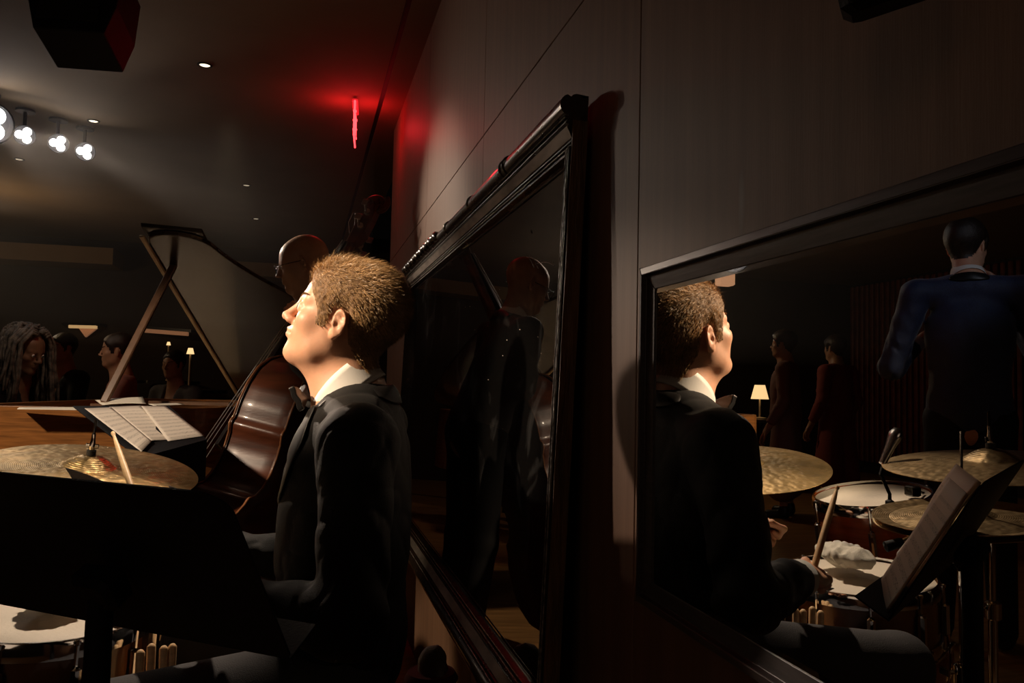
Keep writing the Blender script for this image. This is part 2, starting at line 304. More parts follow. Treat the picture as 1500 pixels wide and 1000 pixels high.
# ------------------------------------------------------------------ signed-distance modelling of bodies and clothes
def S(a): return np.asarray(a, np.float32)
def caps(P, a, b, r1, r2=None):
    r2 = r1 if r2 is None else r2; a, b = S(a), S(b); d = b-a; h = np.clip(((P-a)@d)/max(float(d@d), 1e-9), 0, 1)
    return np.linalg.norm(P-a-h[:, None]*d, axis=1)-(r1+(r2-r1)*h)
def ell(P, c, r, R=None):
    q = P-S(c)
    if R is not None: q = q@S(R)
    r = S(r); k0 = np.linalg.norm(q/r, axis=1); k1 = np.linalg.norm(q/(r*r), axis=1)+1e-9
    return k0*(k0-1)/k1
def smin(a, b, k): h = np.clip(.5+.5*(b-a)/k, 0, 1); return b*(1-h)+a*h-k*h*(1-h)
def smax(a, b, k): return -smin(-a, -b, k)
def wob(P, fr, sd=0):
    r = np.random.RandomState(sd); o = 0
    for i in range(5):
        d = r.randn(3); d /= np.linalg.norm(d); o = o+np.sin((P@S(d))*fr*(1+.45*i)+r.rand()*6+1.3*np.sin((P@S(r.randn(3)))*fr*.6))
    return o/5
def sdf_mesh(fn, lo, hi, res):
    lo = np.array(lo, float); n = np.ceil((np.array(hi)-lo)/(8*res)).astype(int); bl = 8*res
    I = np.stack(np.meshgrid(*[np.arange(k) for k in n], indexing='ij'), -1).reshape(-1, 3)
    cen = S(lo+(I+.5)*bl); d = np.concatenate([fn(c) for c in np.array_split(cen, max(1, len(cen)//100000))])
    I = I[np.abs(d) < bl*1.1]
    g = np.stack(np.meshgrid(*[np.arange(9)]*3, indexing='ij'), -1).reshape(-1, 3)
    D = np.empty((len(I), 9, 9, 9), np.float32)
    for s0 in range(0, len(I), 400):
        p = S(lo+((I[s0:s0+400, None, :]*8+g[None])*res)).reshape(-1, 3); D[s0:s0+400] = fn(p).reshape(-1, 9, 9, 9)
    ins = D < 0; N = (n*8+2).astype(np.int64)
    cnt = np.zeros((len(I), 8, 8, 8), np.int8)
    for a in (0, 1):
        for b2 in (0, 1):
            for c in (0, 1): cnt += ins[:, a:a+8, b2:b2+8, c:c+8]
    cb, cx, cy, cz = np.nonzero((cnt > 0) & (cnt < 8))
    acc = np.zeros((len(cb), 3)); num = np.zeros(len(cb))
    for ax in range(3):
        for u_ in (0, 1):
            for v_ in (0, 1):
                o = [0, 0, 0]; oth = [k for k in range(3) if k != ax]; o[oth[0]], o[oth[1]] = u_, v_
                o2 = list(o); o2[ax] = 1
                d0 = D[cb, cx+o[0], cy+o[1], cz+o[2]]; d1 = D[cb, cx+o2[0], cy+o2[1], cz+o2[2]]
                m_ = (d0 < 0) != (d1 < 0); t = np.where(m_, d0/np.where(m_, d0-d1, 1), 0)
                p = np.array(o, float)[None, :].repeat(len(cb), 0); p[:, ax] = t
                acc += np.where(m_[:, None], p, 0); num += m_
    gi = I[cb]*8+np.stack([cx, cy, cz], 1); V = lo+(gi+acc/num[:, None])*res
    key = (gi[:, 0].astype(np.int64)*N[1]+gi[:, 1])*N[2]+gi[:, 2]; so = np.argsort(key); ks = key[so]
    F = []
    for ax in range(3):
        sl = [slice(0, 8)]*3; s2 = list(sl); s2[ax] = slice(1, 9); A = ins[(slice(None), *sl)]; B = ins[(slice(None), *s2)]
        eb, ex, ey, ez = np.nonzero(A != B); g0 = I[eb]*8+np.stack([ex, ey, ez], 1); flip = A[eb, ex, ey, ez]
        o1, o2 = [(1, 2), (2, 0), (0, 1)][ax]; q = []
        for (a, b2) in ((1, 1), (0, 1), (0, 0), (1, 0)):
            c = g0.copy(); c[:, o1] -= a; c[:, o2] -= b2; k = (c[:, 0].astype(np.int64)*N[1]+c[:, 1])*N[2]+c[:, 2]
            j = np.clip(np.searchsorted(ks, k), 0, len(ks)-1); q.append(np.where(ks[j] == k, so[j], -1))
        q = np.stack(q, 1); q = np.where(flip[:, None], q, q[:, ::-1]); F.append(q[(q >= 0).all(1)])
    return V, np.concatenate(F)
def grad(fn, P, e=.0015):
    P = S(P); g = np.stack([fn(P+S(v))-fn(P-S(v)) for v in np.eye(3)*e], 1); return g/(np.linalg.norm(g, axis=1)[:, None]+1e-9)
def head_sdf(P0, style=0, fem=0):
    """P in head space: x forward, y left, z up, origin between the ear canals."""
    P = (P0-S((-.006, 0, 0)))/.94
    Q = P.copy(); Q[:, 1] = np.abs(Q[:, 1])
    d = ell(P, (-.020, 0, .043), (.097, .076, .086))
    d = smin(d, ell(P, (.030, 0, .040), (.058, .064, .062)), .025)
    d = smin(d, ell(P, (.038, 0, -.022), (.046, .060, .068)), .025)
    d = smin(d, caps(Q, (.014, .050, .000), (.010, .047, -.045), .019, .017), .02)
    d = smin(d, caps(Q, (.004, .047, -.042), (.030, .040, -.066), .017, .016), .022); d = smin(d, ell(Q, (.036, .036, -.040), (.034, .024, .034)), .02)
    d = smin(d, caps(Q, (.030, .042, -.068), (.070, .012, -.086), .017, .015), .022)
    d = smin(d, ell(P, (.080, 0, -.084), (.015, .020, .016)), .018)
    d = smin(d, ell(Q, (.058, .040, -.012), (.024, .023, .018)), .022)
    d = smin(d, ell(P, (.068, 0, -.042), (.026, .031, .028)), .022)
    d = smin(d, caps(P, (.02, 0, -.078), (.06, 0, -.078), .03, .02), .02)
    d = smin(d, caps(Q, (.083, .008, .028), (.068, .044, .029), .0105, .0095), .014)
    d = smax(d, -ell(Q, (.103, .033, .010), (.016, .021, .012)), .012)
    d = smin(d, ell(Q, (.077, .032, .009), (.0140, .0155, .0128)), .004)
    d = smax(d, -ell(Q, (.0910, .0325, .0085), (.0070, .0125, .0042)), .0016)
    d = smin(d, caps(P, (.088, 0, .020), (.1085, 0, -.014), .0072, .0095), .012)
    d = smin(d, ell(P, (.1120, 0, -.0180), (.0098, .0105, .0090)), .006)
    d = smin(d, ell(Q, (.100, .0120, -.0225), (.0110, .0072, .0080)), .006)
    d = smax(d, -ell(Q, (.1045, .0062, -.0300), (.0060, .0032, .0045)), .002)
    d = smin(d, caps(Q, (.0980, 0, -.0410), (.084, .022, -.0450), .0056, .0035), .008)
    d = smin(d, caps(Q, (.0965, 0, -.0525), (.083, .021, -.0495), .0064, .0035), .007)
    d = smax(d, -caps(Q, (.1060, 0, -.0470), (.086, .025, -.0476), .0022, .0014), .0025)
    ER = EARR; QE = (Q-S((-.006, .078, .002)))/.88+S((-.006, .078, .002)); Q = QE; e0 = ell(Q, (-.008, .080, .002), (.0155, .0055, .0290), ER)
    e0 = smin(e0, ell(Q, (-.002, .077, -.024), (.0085, .0050, .011), ER), .006)
    q = (Q-S((-.008, .0815, .004)))@S(ER); rr = np.sqrt((q[:, 0]/.0150)**2+(q[:, 2]/.0260)**2)
    rim = np.sqrt(((rr-1)*.018)**2+(q[:, 1]-.002)**2)-.0036
    rim = smax(rim, -(q[:, 2]+.55*q[:, 0]+.017), .004)
    e0 = smin(e0, rim, .003)
    e0 = smax(e0, -ell(Q, (-.003, .0868, -.001), (.0085, .0080, .0125), ER), .002)
    e0 = smax(e0, -ell(Q, (-.009, .0862, .0165), (.0070, .0045, .0080), ER), .002)
    e0 = smin(e0, ell(Q, (.0055, .0790, -.001), (.004, .005, .0055)), .004)
    return smin(d, e0, .006)*.94
EARR = np.array(Matrix.Rotation(math.radians(-22), 3, 'Z') @ Matrix.Rotation(math.radians(12), 3, 'Y'))
FING = [(.030, .043, .95), (.010, .048, 1.0), (-.010, .045, .97), (-.028, .036, .85)]
def hand_sdf(P, W, R, curl=1.0, spread=1.0, s=1.0, side=1, thumb=.6):
    """hand at wrist W; R columns: x along the fingers, y towards the thumb side, z out of the back of the hand"""
    q = ((P-S(W))@S(R))/s; q = q.copy(); q[:, 1] *= side
    d = ell(q, (.050, .000, 0), (.050, .040, .0150))
    d = smin(d, ell(q, (.025, .026, -.007), (.030, .015, .014)), .012)
    d = smin(d, caps(q, (-.03, 0, 0), (.02, 0, 0), .0265, .026), .02)
    for (y, L, k) in FING:
        p = np.array([.086*(.96+.04*k), y*spread, .001]); a = .35*curl; ln = L
        for i, r_ in enumerate((.0092, .0082, .0073)):
            p2 = p+np.array([math.cos(a), 0, -math.sin(a)])*ln; d = smin(d, caps(q, p, p2, r_, r_*.93), .005); p = p2; a += (1.25, .95, 0)[i]*curl+.06; ln *= (.62, .72, 1)[i]
        d = smin(d, caps(q, (.045, y*.8, .004), (.086, y*spread, .003), .0085, .0095), .006)
    t0 = np.array([.020, .030, -.008]); t1 = t0+np.array([.030, .030*(1-thumb*.4), -.010-.016*thumb]); t2 = t1+np.array([.030, .006-.022*thumb, -.004-.010*thumb]); t3 = t2+np.array([.022, -.004-.014*thumb, -.002])
    d = smin(d, caps(q, t0, t1, .0135, .0110), .008); d = smin(d, caps(q, t1, t2, .0108, .0095), .004); d = smin(d, caps(q, t2, t3, .0095, .0080), .004)
    return d*s
def rot_head(yaw, pitch, roll=0):
    f = np.array([math.cos(yaw)*math.cos(pitch), math.sin(yaw)*math.cos(pitch), math.sin(pitch)]); l = np.array([-math.sin(yaw), math.cos(yaw), 0]); u_ = np.cross(f, l)
    l2 = l*math.cos(roll)+u_*math.sin(roll); return np.array([f, l2, np.cross(f, l2)]).T
# ------------------------------------------------------------------ people
def hair_mask(q, line):
    return q[:, 2]-np.interp(q[:, 0], [k[0] for k in line], [k[1] for k in line])
SHORT = [(-.14, -.078), (-.090, -.070), (-.060, -.052), (-.036, -.026), (-.030, -.002), (-.022, .030), (.006, .032), (.010, .012), (.014, -.012), (.030, -.014), (.036, .014), (.046, .030), (.058, .046), (.070, .066), (.084, .088), (.12, .10)]
def figure(name, base, ang, J, label, skin, res=.006, head=(0, 0, 0), jacket=None, trousers='suit_black', shirt=True, hair=None, strands=0, hands=None, res_cloth=None, cat='person', group=None, glasses=False, folds=.004, lapels=True, tie=True, girth=1.0, shoes=True, skirt=None, cuffs=True, eyes=True, hairline=SHORT, hair_th=.010):
    root = empty(name, base, label, cat, group, rotz=ang)
    c, s_ = math.cos(ang), math.sin(ang)
    H0 = S(J['head']); HR = S(rot_head(*head)); nb = S(J['neck'])
    sh, el, wr, hip, kn, an = [[S(J[k+'_l']), S(J[k+'_r'])] for k in ('sh', 'el', 'wr', 'hip', 'kn', 'an')]
    ch = S(J['chest']); pv = (hip[0]+hip[1])/2
    def body(P):
        hn = np.linalg.norm(P-H0, axis=1); d = hn-.12; nh = hn < .21
        if nh.any(): d[nh] = head_sdf((P[nh]-H0)@HR)
        nk0 = H0+HR@S((-.022, 0, -.035))
        d = smin(d, caps(P, nk0, nb, .053, .060), .034)
        d = smin(d, caps(P, H0+HR@S((.030, 0, -.075)), nb+S((.035, 0, .0)), .022, .028), .04)
        d = smin(d, ell(P, ch, (.09*girth, .145*girth, .17)), .05)
        d = smin(d, caps(P, nb, ch, .06, .09), .04)
        d = smin(d, caps(P, ch, pv, .10*girth, .11*girth), .05)
        for i in (0, 1):
            d = smin(d, caps(P, sh[i]*.85+nb*.15, el[i], .045, .036), .03); d = smin(d, caps(P, el[i], wr[i], .036, .026), .012)
            d = smin(d, caps(P, hip[i], kn[i], .065, .045), .02); d = smin(d, caps(P, kn[i], an[i], .045, .033), .015)
            hd = hands[i] if hands else None
            fr = nrm(wr[i]-el[i]) if hd is None else nrm(hd['dir'])
            zb = np.array(hd['back'] if hd else (0, 0, 1.)); zb = nrm(zb-fr*(zb@fr)); yb = np.cross(zb, fr)
            thumb_side = np.array(hd['thumb']) if hd else np.array([1., 0, 0]); sd = 1 if yb@thumb_side > 0 else -1
            W = wr[i]+S(fr*.015)
            near = np.linalg.norm(P-W, axis=1) < .30
            if near.any():
                dh = np.full(len(P), 9., np.float32); dh[near] = hand_sdf(P[near], W, np.array([fr, yb, zb]).T, curl=hd.get('curl', .7) if hd else .6, side=sd, thumb=hd.get('th', .6) if hd else .5)
                d = np.where(near, smin(d, dh, .012), d)
        return d
    allp = np.array([H0+S((0, 0, .16)), H0+S((.15, .1, -.1)), H0-S((.15, .1, .1))]+sh+el+wr+hip+kn+an); pad = np.array([.2, .2, .12])
    lo, hi = allp.min(0)-pad, allp.max(0)+pad
    V, F = sdf_mesh(body, lo, hi, res)
    b = obj('body', (V, F), skin, root, smooth=180, local=True)
    q = (S(V)-H0)@HR
    if eyes:
        for sgn in (1, -1):
            mb = MB(); mb.lathe([(.0115*math.sin(t), .0115*math.cos(t)) for t in np.linspace(0, PI, 12)], H0+HR@S((.0790*.94-.006, sgn*.030, .0085)), HR@frame_z((1, 0, 0)), 20); e_ = obj('eye', mb, 'eye_white', root, smooth=180, local=True)
            mb = MB(); mb.lathe([(.0055, .0), (.0045, .0010), (.0, .0016)], H0+HR@S((.0790*.94-.006+.0106, sgn*.030, .0085)), HR@frame_z((1, 0, 0)), 16); obj('iris', mb, 'iris', e_, smooth=180, local=True)
    # mouth: lips tinted on their own thin surface
    if hair:
        cc = q[F].mean(1); mk = hair_mask(cc, hairline); sel = (mk > 0) & (np.linalg.norm(cc-S((-.01, 0, .04)), axis=1) < .15)
        # not on the ears
        sel &= ~((np.abs(cc[:, 1]) > .072) & (cc[:, 0] > -.034) & (cc[:, 0] < .018) & (cc[:, 2] < .036) & (cc[:, 2] > -.045))
        Fs = F[sel]; ids = np.unique(Fs); mp = {k: i for i, k in enumerate(ids)}
        qv = q[ids]; m2 = np.clip(hair_mask(qv, hairline)/.02, 0, 1); nl = grad(head_sdf, qv)
        th = (.0010+hair_th*m2*np.clip(.30+(qv[:, 2]+.02)*6, .15, 1.1)); bump = wob(qv, 320, 3)*.0022*m2
        V2 = H0+(qv+nl*(th+bump)[:, None])@HR.T
        F2 = [tuple(mp[k] for k in f_) for f_ in Fs.tolist()]
        hr = obj('hair', (V2, F2), hair, root, smooth=180, local=True)
        if strands:
            r = np.random.RandomState(5); fi = r.randint(0, len(Fs), strands); w_ = r.rand(strands, 4); w_ /= w_.sum(1)[:, None]
            qm = np.stack([q[Fs[fi][:, k]] for k in range(4)], 1); root_ = (qm*w_[:, :, None]).sum(1); n_ = grad(head_sdf, root_)
            x, z = root_[:, 0], root_[:, 2]; top = np.clip((z-.05)/.06, 0, 1); front = np.clip((x-.0)/.08, 0, 1)
            flow = np.stack([-1.0+1.45*top*front, .12*np.sign(root_[:, 1])*(1-top)+.25*r.randn(strands)*.5, -.75*(1-top)+.25*top], 1)
            ln = (.009+.008*top+.013*top*front+.004*np.clip((z)/.05, 0, 1))*(.6+.6*r.rand(strands)**1.5); jit = r.randn(strands, 3)*.20
            d0 = n_*(.32+.55*(top*front)[:, None])+flow*.9+jit; d0 /= np.linalg.norm(d0, axis=1)[:, None]; d1 = n_*(.05+.3*(top*front)[:, None])+flow+jit*1.2; d1 /= np.linalg.norm(d1, axis=1)[:, None]
            m3 = np.clip(hair_mask(root_, hairline)/.02, 0, 1)[:, None]; base_ = root_+n_*(.0008+hair_th*1.0*m3*np.clip(.30+(z[:, None]+.02)*6, .15, 1.1))
            p1_ = base_+d0*ln[:, None]*.5; p2_ = p1_+d1*ln[:, None]*.5
            sv = np.cross(d0, n_+r.randn(strands, 3)*.3); sv /= np.linalg.norm(sv, axis=1)[:, None]; up = np.cross(d0, sv); w0 = (.00021*(.7+.6*r.rand(strands)))[:, None]
            vs_, fs_ = [], []
            for p, k in ((base_-n_*.003, 1.3), (p1_, 1.0)):
                for a in range(3): vs_.append(p+(sv*math.cos(a*2.094)+up*math.sin(a*2.094))*w0*k)
            vs_.append(p2_); Vh = np.stack(vs_, 1).reshape(-1, 3)
            bs = np.arange(strands)[:, None]*7
            for a in range(3):
                b2 = (a+1) % 3; fs_.append(np.concatenate([bs+a, bs+b2, bs+3+b2, bs+3+a], 1))
            F4 = np.concatenate(fs_).tolist()+sum([np.concatenate([bs+3+a, bs+3+(a+1) % 3, bs+6], 1).tolist() for a in range(3)], [])
            hs = obj('hair_strands', (H0+Vh@HR.T, F4), 'hair_strand', hr, smooth=0, local=True); hs['kind'] = 'stuff'
        # brows
        for sgn in (1, -1):
            mb = MB()
            for i in range(60):
                t = i/59.; p = np.array([.086-.020*t*t-.004*t, sgn*(.012+.032*t), .0290+.005*math.sin(t*2.4)]); g_ = grad(head_sdf, p[None])[0]; dd = head_sdf(S(p[None]))[0]; p = p-g_*dd
                mb.tube([H0+HR@S(p), H0+HR@S(p+g_*.002+np.array([-.003, sgn*.006, .002+.001*RNG.randn()]))], [.0013, .0004], 4)
            obj('eyebrow', mb, hair, root, local=True)
    if glasses:
        mb = MB()
        for sgn in (1, -1):
            ring = [H0+HR@S((.098, sgn*.034+.022*math.cos(t), .004+.017*math.sin(t))) for t in np.linspace(0, 2*PI, 21)]; mb.tube(ring, .0014, 6)
            mb.tube([H0+HR@S((.097, sgn*.056, .010)), H0+HR@S((.06, sgn*.072, .012)), H0+HR@S((-.005, sgn*.083, .010))], .0014, 6)
        mb.tube([H0+HR@S((.100, -.012, .008)), H0+HR@S((.103, 0, .010)), H0+HR@S((.100, .012, .008))], .0014, 6); obj('glasses', mb, 'black_gloss', root, smooth=180, local=True)
    rc = res_cloth or max(.006, res)
    if jacket:
        up_ = nrm(nb-pv); fwd = np.array([1., 0, 0]); fwd = nrm(fwd-up_*(fwd@up_))
        mid = ch*.45+pv*.55
        AR = np.array([fwd, np.cross(up_, fwd), up_]).T
        def jk(P, off=0.0):
            d = ell(P, ch-S(up_)*.01, (.125*girth, .178*girth, .21), AR)
            d = smin(d, ell(P, mid, (.122*girth, .160*girth, .20), AR), .06)
            d = smin(d, ell(P, pv+S(up_)*.04, (.128*girth, .172*girth, .14), AR), .06)
            d = smin(d, caps(P, sh[0], sh[1], .050, .050), .06)
            nbl = nb-S(up_)*.030-S(fwd)*.010; d = smin(d, caps(P, nbl, sh[0], .060, .052), .05); d = smin(d, caps(P, nbl, sh[1], .060, .052), .05)
            for i in (0, 1):
                a = caps(P, sh[i], el[i], .068, .058); a = smin(a, caps(P, el[i], wr[i]-S(nrm(wr[i]-el[i]))*.02, .060, .044), .02)
                fo = np.exp(-(np.linalg.norm(P-el[i], axis=1)/.16)**2); ax_ = nrm(el[i]-sh[i]); t_ = (P-sh[i])@S(ax_)
                a = a-folds*(.15+1.5*fo)*np.sin(t_*60+9*wob(P, 9, i)+((P-sh[i])@S(fwd))*70)*.6-folds*.8*wob(P, 26, 5+i)
                d = smin(d, a, .022)
            d = d-folds*.8*wob(P, 13, 9)-folds*.4*wob(P, 30, 4)+folds*1.1*np.exp(-np.abs(wob(P@S([[1, .2, 0], [0, 1, .3], [.5, .6, 1]]), 16, 21))*7)+folds*.7*np.exp(-np.abs(wob(P@S([[1, 0, .4], [.3, 1, 0], [0, -.5, 1]]), 24, 33))*8)
            d = smax(d, -caps(P, nb-S(up_)*.015+S(fwd)*.008, nb+S(up_)*.2+S(fwd)*.02, .064, .075), .01)
            for i in (0, 1):    # open cuffs
                ax_ = nrm(wr[i]-el[i]); d = smax(d, (P-(wr[i]-S(ax_)*.034))@S(ax_)*1.0-.0+(np.linalg.norm(P-wr[i], axis=1) > .12)*-9., .003)
            # V opening over the shirt front
            o = (P-nb)@S(AR); t_ = np.clip(-o[:, 2]/.36, 0, 1); vv = np.abs(o[:, 1])-(.062*(1-t_)+.004); vv = np.maximum(vv, .045-o[:, 0]); vv = np.maximum(vv, -o[:, 2]-.36)
            return smax(d, -vv, .006)
        lo2, hi2 = allp[3:].min(0)-.22, allp[3:].max(0)+.2; hi2[2] = nb[2]+.10; lo2[2] = min(pv[2], wr[0][2], wr[1][2])-.18
        Vj, Fj = sdf_mesh(jk, lo2, hi2, rc); obj('jacket', (Vj, Fj), jacket, root, smooth=180, local=True)
        def onj(p, out=0.0):     # push a point onto the jacket surface
            p = S(p)[None]
            for _ in range(3): g_ = grad(jk, p, .004); p = p-g_*jk(p)[:, None]*.8
            return (p+grad(jk, p, .004)*out)[0]
        if shirt:
            def sf(P):
                d = ell(P, ch+S(fwd)*.004, (.114*girth, .13*girth, .19), AR); d = smin(d, ell(P, mid, (.104*girth, .13*girth, .2), AR), .05)
                return smin(d, caps(P, nb-S(up_)*.02, ch, .060, .09), .04)-.0008*wob(P, 60, 2)
            Vs, Fs_ = sdf_mesh(sf, lo2, hi2, .009); obj('shirt', (Vs, Fs_), 'shirt_white', root, smooth=180, local=True)
            na = nrm(nrm((H0+HR@S((-.025, 0, -.05)))-nb)+fwd*.28); NR = frame_z(na, fwd)      # collar about the neck axis
            def col(r0, r1, z0, z1, dip=.036):
                def fn(u_, v_):
                    a = -PI+.10+u_*(2*PI-.20)-0; a += 0; fr = (1-math.cos(a))/2  # a=+-pi is the front gap
                    r_ = r0+(r1-r0)*v_; zz = z0+(z1-z0)*v_-dip*fr*fr+.012*(1-fr)
                    return nb+NR@np.array([-math.cos(a)*r_*1.08+.006, math.sin(a)*r_, zz])
                return fn
            mb = MB(); mb.grid(col(.0665, .0625, -.030, .052), 60, 6); mb.grid(col(.0635, .0760, .053, -.002), 60, 6); obj('shirt_collar', mb, 'shirt_white', root, smooth=180, local=True, thick=.0022)
            if tie:
                cpt = S(J['tie']) if 'tie' in J else nb+NR@np.array([.090, 0, -.040]); TR = np.array([NR[:, 1], NR[:, 2], NR[:, 0]]).T
                def bt(P):
                    q_ = (P-S(cpt))@S(TR); x_ = np.abs(q_[:, 0]); hgt = .010+.30*np.clip(x_-.006, 0, .05); th_ = .0055+.0025*np.sin(np.clip(x_/.055, 0, 1)*PI)
                    d_ = np.maximum(np.maximum(np.abs(q_[:, 1])-hgt, np.abs(q_[:, 2]-.0012*np.sin(q_[:, 1]*260))-th_), x_-.055)
                    return smin(d_, ell(q_, (0, 0, .003), (.0095, .0115, .0105)), .004)
                sg_ = .075; tv, tf = sdf_mesh(bt, cpt-sg_, cpt+sg_, .0018); obj('bow_tie', (tv, tf), 'satin_black', root, smooth=180, local=True)
        if lapels:
            mb = MB()
            for sgn in (1, -1):
                A_ = []
                for i in range(14):
                    t = i/13.; yy = sgn*(.068*(1-t)+.006); p = nb+AR@np.array([.10, yy, -.012-.34*t]); wd = (.016+.058*math.sin(min(1, t*1.35+.08)*PI)**.8) if t < .98 else .006
                    p_ = onj(p, .004); qq = onj(nb+AR@np.array([.09, yy+sgn*wd, -.012-.34*t+.018]), .005); m_ = onj((p_+qq)/2, .007); A_.append([p_, m_, qq])
                mb.grid(lambda u_, v_: A_[int(round(u_*13))][int(round(v_*2))], 14, 3)
            Bk = []
            for i in range(19):       # collar roll behind the neck
                a = -1.95+3.9*i/18.; rr = .070
                p = nb+AR@np.array([-math.cos(a)*rr*1.05-.002, math.sin(a)*rr, .030-.035*(1-math.cos(a))/2]); p2 = onj(nb+AR@np.array([-math.cos(a)*(rr+.026), math.sin(a)*(rr+.026), -.01-.02*(1-math.cos(a))]), .005); Bk.append([p, (p+p2)/2+AR@np.array([-math.cos(a)*.004, math.sin(a)*.004, .003]), p2])
            mb.grid(lambda u_, v_: Bk[int(round(u_*18))][int(round(v_*2))], 19, 3)
            obj('lapels', mb, 'satin_black', root, smooth=180, local=True, thick=.004, sub=1)
        if cuffs:
            for i in (0, 1):
                ax_ = nrm(wr[i]-el[i]); mb = MB(); R_ = frame_z(ax_, (0.3, .5, 1)); mb.lathe([(.038, -.07), (.039, 0), (.0375, .001), (.036, 0), (.036, -.065)], wr[i]+ax_*.002, R_, 28, close=True); obj('shirt_cuff', mb, 'shirt_white', root, smooth=60, local=True)
    if trousers:
        def tr(P):
            d = 9.
            for i in (0, 1):
                l_ = smin(caps(P, hip[i], kn[i], .092*girth, .068), caps(P, kn[i], an[i]-S((0, 0, .01)), .068, .056), .02)
                if skirt: l_ = caps(P, hip[i], an[i]*.5+kn[i]*.5, .10, .14)
                d = smin(d, l_-folds*1.2*np.exp(-(np.linalg.norm(P-kn[i], axis=1)/.14)**2)*wob(P, 60, i)-.002*wob(P, 25, 7), .02) if i else l_
            d = smin(d, ell(P, pv+S((0, 0, .03)), (.118*girth, .160*girth, .13)), .05)
            return smax(d, P[:, 2]-(pv[2]+.12), .01)
        lo3 = np.array(hip+kn+an).min(0)-.17; hi3 = np.array(hip+kn+an).max(0)+.18
        lo3[2] = max(lo3[2], -.01)
        Vt, Ft = sdf_mesh(tr, lo3, hi3, max(rc, .009)); obj('trousers' if not skirt else 'skirt', (Vt, Ft), trousers, root, smooth=180, local=True)
    if shoes:
        for i in (0, 1):
            a = an[i]; fd = nrm([1, (.25 if i == 0 else -.25), 0])
            def shf(P): d = caps(P, a+S((0, 0, -.045)), a+S(fd*.13)+S((0, 0, -.050)), .040, .036); return smax(smin(d, caps(P, a, a-S((0, 0, .03)), .042), .03), -(P[:, 2]-(a[2]-.085)), .004)
            Vv, Ff = sdf_mesh(shf, a-S((.12, .14, .12)), a+S((.22, .14, .07)), .009); obj('shoe', (Vv, Ff), 'leather', root, smooth=180, local=True)
    return root
def to_local(p, base, ang):
    d = np.array(p)-np.array(base); c, s_ = math.cos(ang), math.sin(ang); return np.array([c*d[0]+s_*d[1], -s_*d[0]+c*d[1], d[2]])
WANG = math.atan2(FH[1], FH[0])-PI/2                      # camera-frame angle -> world angle offset
def wang(deg): return math.radians(deg)+WANG
def stand_pose(h=1.78, lean=0.0, arm_l=None, arm_r=None, headf=0.0, headz=0):
    k = h/1.78
    J = dict(hip_l=(0, .09, .92), hip_r=(0, -.09, .92), kn_l=(.02, .11, .50), kn_r=(.02, -.11, .50), an_l=(-.01, .12, .085), an_r=(-.01, -.12, .085),
             chest=(.01+lean*.5, 0, 1.27), neck=(.0+lean, 0, 1.475), sh_l=(lean*.9-.01, .185, 1.42), sh_r=(lean*.9-.01, -.185, 1.42),
             el_l=(-.03+lean*.6, .25, 1.12), el_r=(-.03+lean*.6, -.25, 1.12), wr_l=(.10, .24, .88), wr_r=(.10, -.24, .88), head=(.035+lean+headf, 0, 1.645+headz))
    if arm_l: J['el_l'], J['wr_l'] = arm_l
    if arm_r: J['el_r'], J['wr_r'] = arm_r
    return {a: tuple(c*k if i == 2 else c for i, c in enumerate(v)) for a, v in J.items()}
def sit_pose(seat=.47, lean=.05, arms=None):
    z = seat
    J = dict(hip_l=(0, .10, z+.10), hip_r=(0, -.10, z+.10), kn_l=(.43, .14, z+.06), kn_r=(.43, -.14, z+.06), an_l=(.40, .14, .085), an_r=(.40, -.14, .085),
             chest=(lean*.6+.01, 0, z+.44), neck=(lean, 0, z+.64), sh_l=(lean, .18, z+.585), sh_r=(lean, -.18, z+.585), el_l=(lean+.08, .24, z+.30), el_r=(lean+.08, -.24, z+.30),
             wr_l=(lean+.31, .17, z+.24), wr_r=(lean+.31, -.17, z+.24), head=(lean+.045, 0, z+.81))
    if arms: J.update(arms)
    return J
# ================================================================== SETTING
WEND = 4.68
def panel_wall():
    root = empty('wall_right', (0, 1, 0), kind='structure')
    mb = MB(); mb.box((.07, (WEND-2.0)/2, ZC/2), (.10, WEND+2.0, ZC)); obj('backing', mb, 'black_matte', root)
    ys = [-2.0, -1.10, -.015, 1.073, 2.160, 3.248, 4.336, WEND]; zs = [0, 1.795, ZC]
    for j in range(2):
        for i in range(len(ys)-1):
            mb = MB(); mb.box((.010, (ys[i]+ys[i+1])/2, (zs[j]+zs[j+1])/2), (.020, ys[i+1]-ys[i]-.0028, zs[j+1]-zs[j]-.0028), bev=.0008)
            obj('panel', mb, 'wall_veneer', root)
panel_wall()
def slab(name, c, size, m, kind='structure'):
    mb = MB(); mb.box(c, size); return tag(obj(name, mb, m), kind=kind)
slab('floor', (-2.8, 3.6, -.05), (8.4, 12.2, .1), 'floor_wood')
# ceiling, split by the black track slot that runs beside the wall
SLX = -.119
slab('ceiling', ((-7.0+SLX-.012)/2, 3.6, ZC+.05), (7.0+SLX-.012, 12.2, .1), 'ceiling_paint')
slab('trim_1', ((SLX+.012+.12)/2, 3.6-.001, ZC+.05), (.12-SLX-.012, 12.198, .1), 'ceiling_paint')
mb = MB(); mb.box((SLX, 3.6, ZC+.032), (.0237, 12.1, .05)); tag(obj('ceiling_track', mb, 'black_matte'), 'long black lighting track slot in the ceiling beside the panelled wall', 'track')
slab('wall_front', (-2.8, 9.65, 1.4), (8.4, .1, 2.8), 'far_wall')
slab('wall_back', (-3.6, -2.45, 1.4), (7.2, .1, 2.8), 'far_wall')
slab('wall_end', (.60, WEND+.05, 1.4), (.96, .1, 2.8), 'far_wall')
slab('wall_corner', (1.03, 7.2, 1.4), (.1, 4.9, 2.8), 'far_wall')
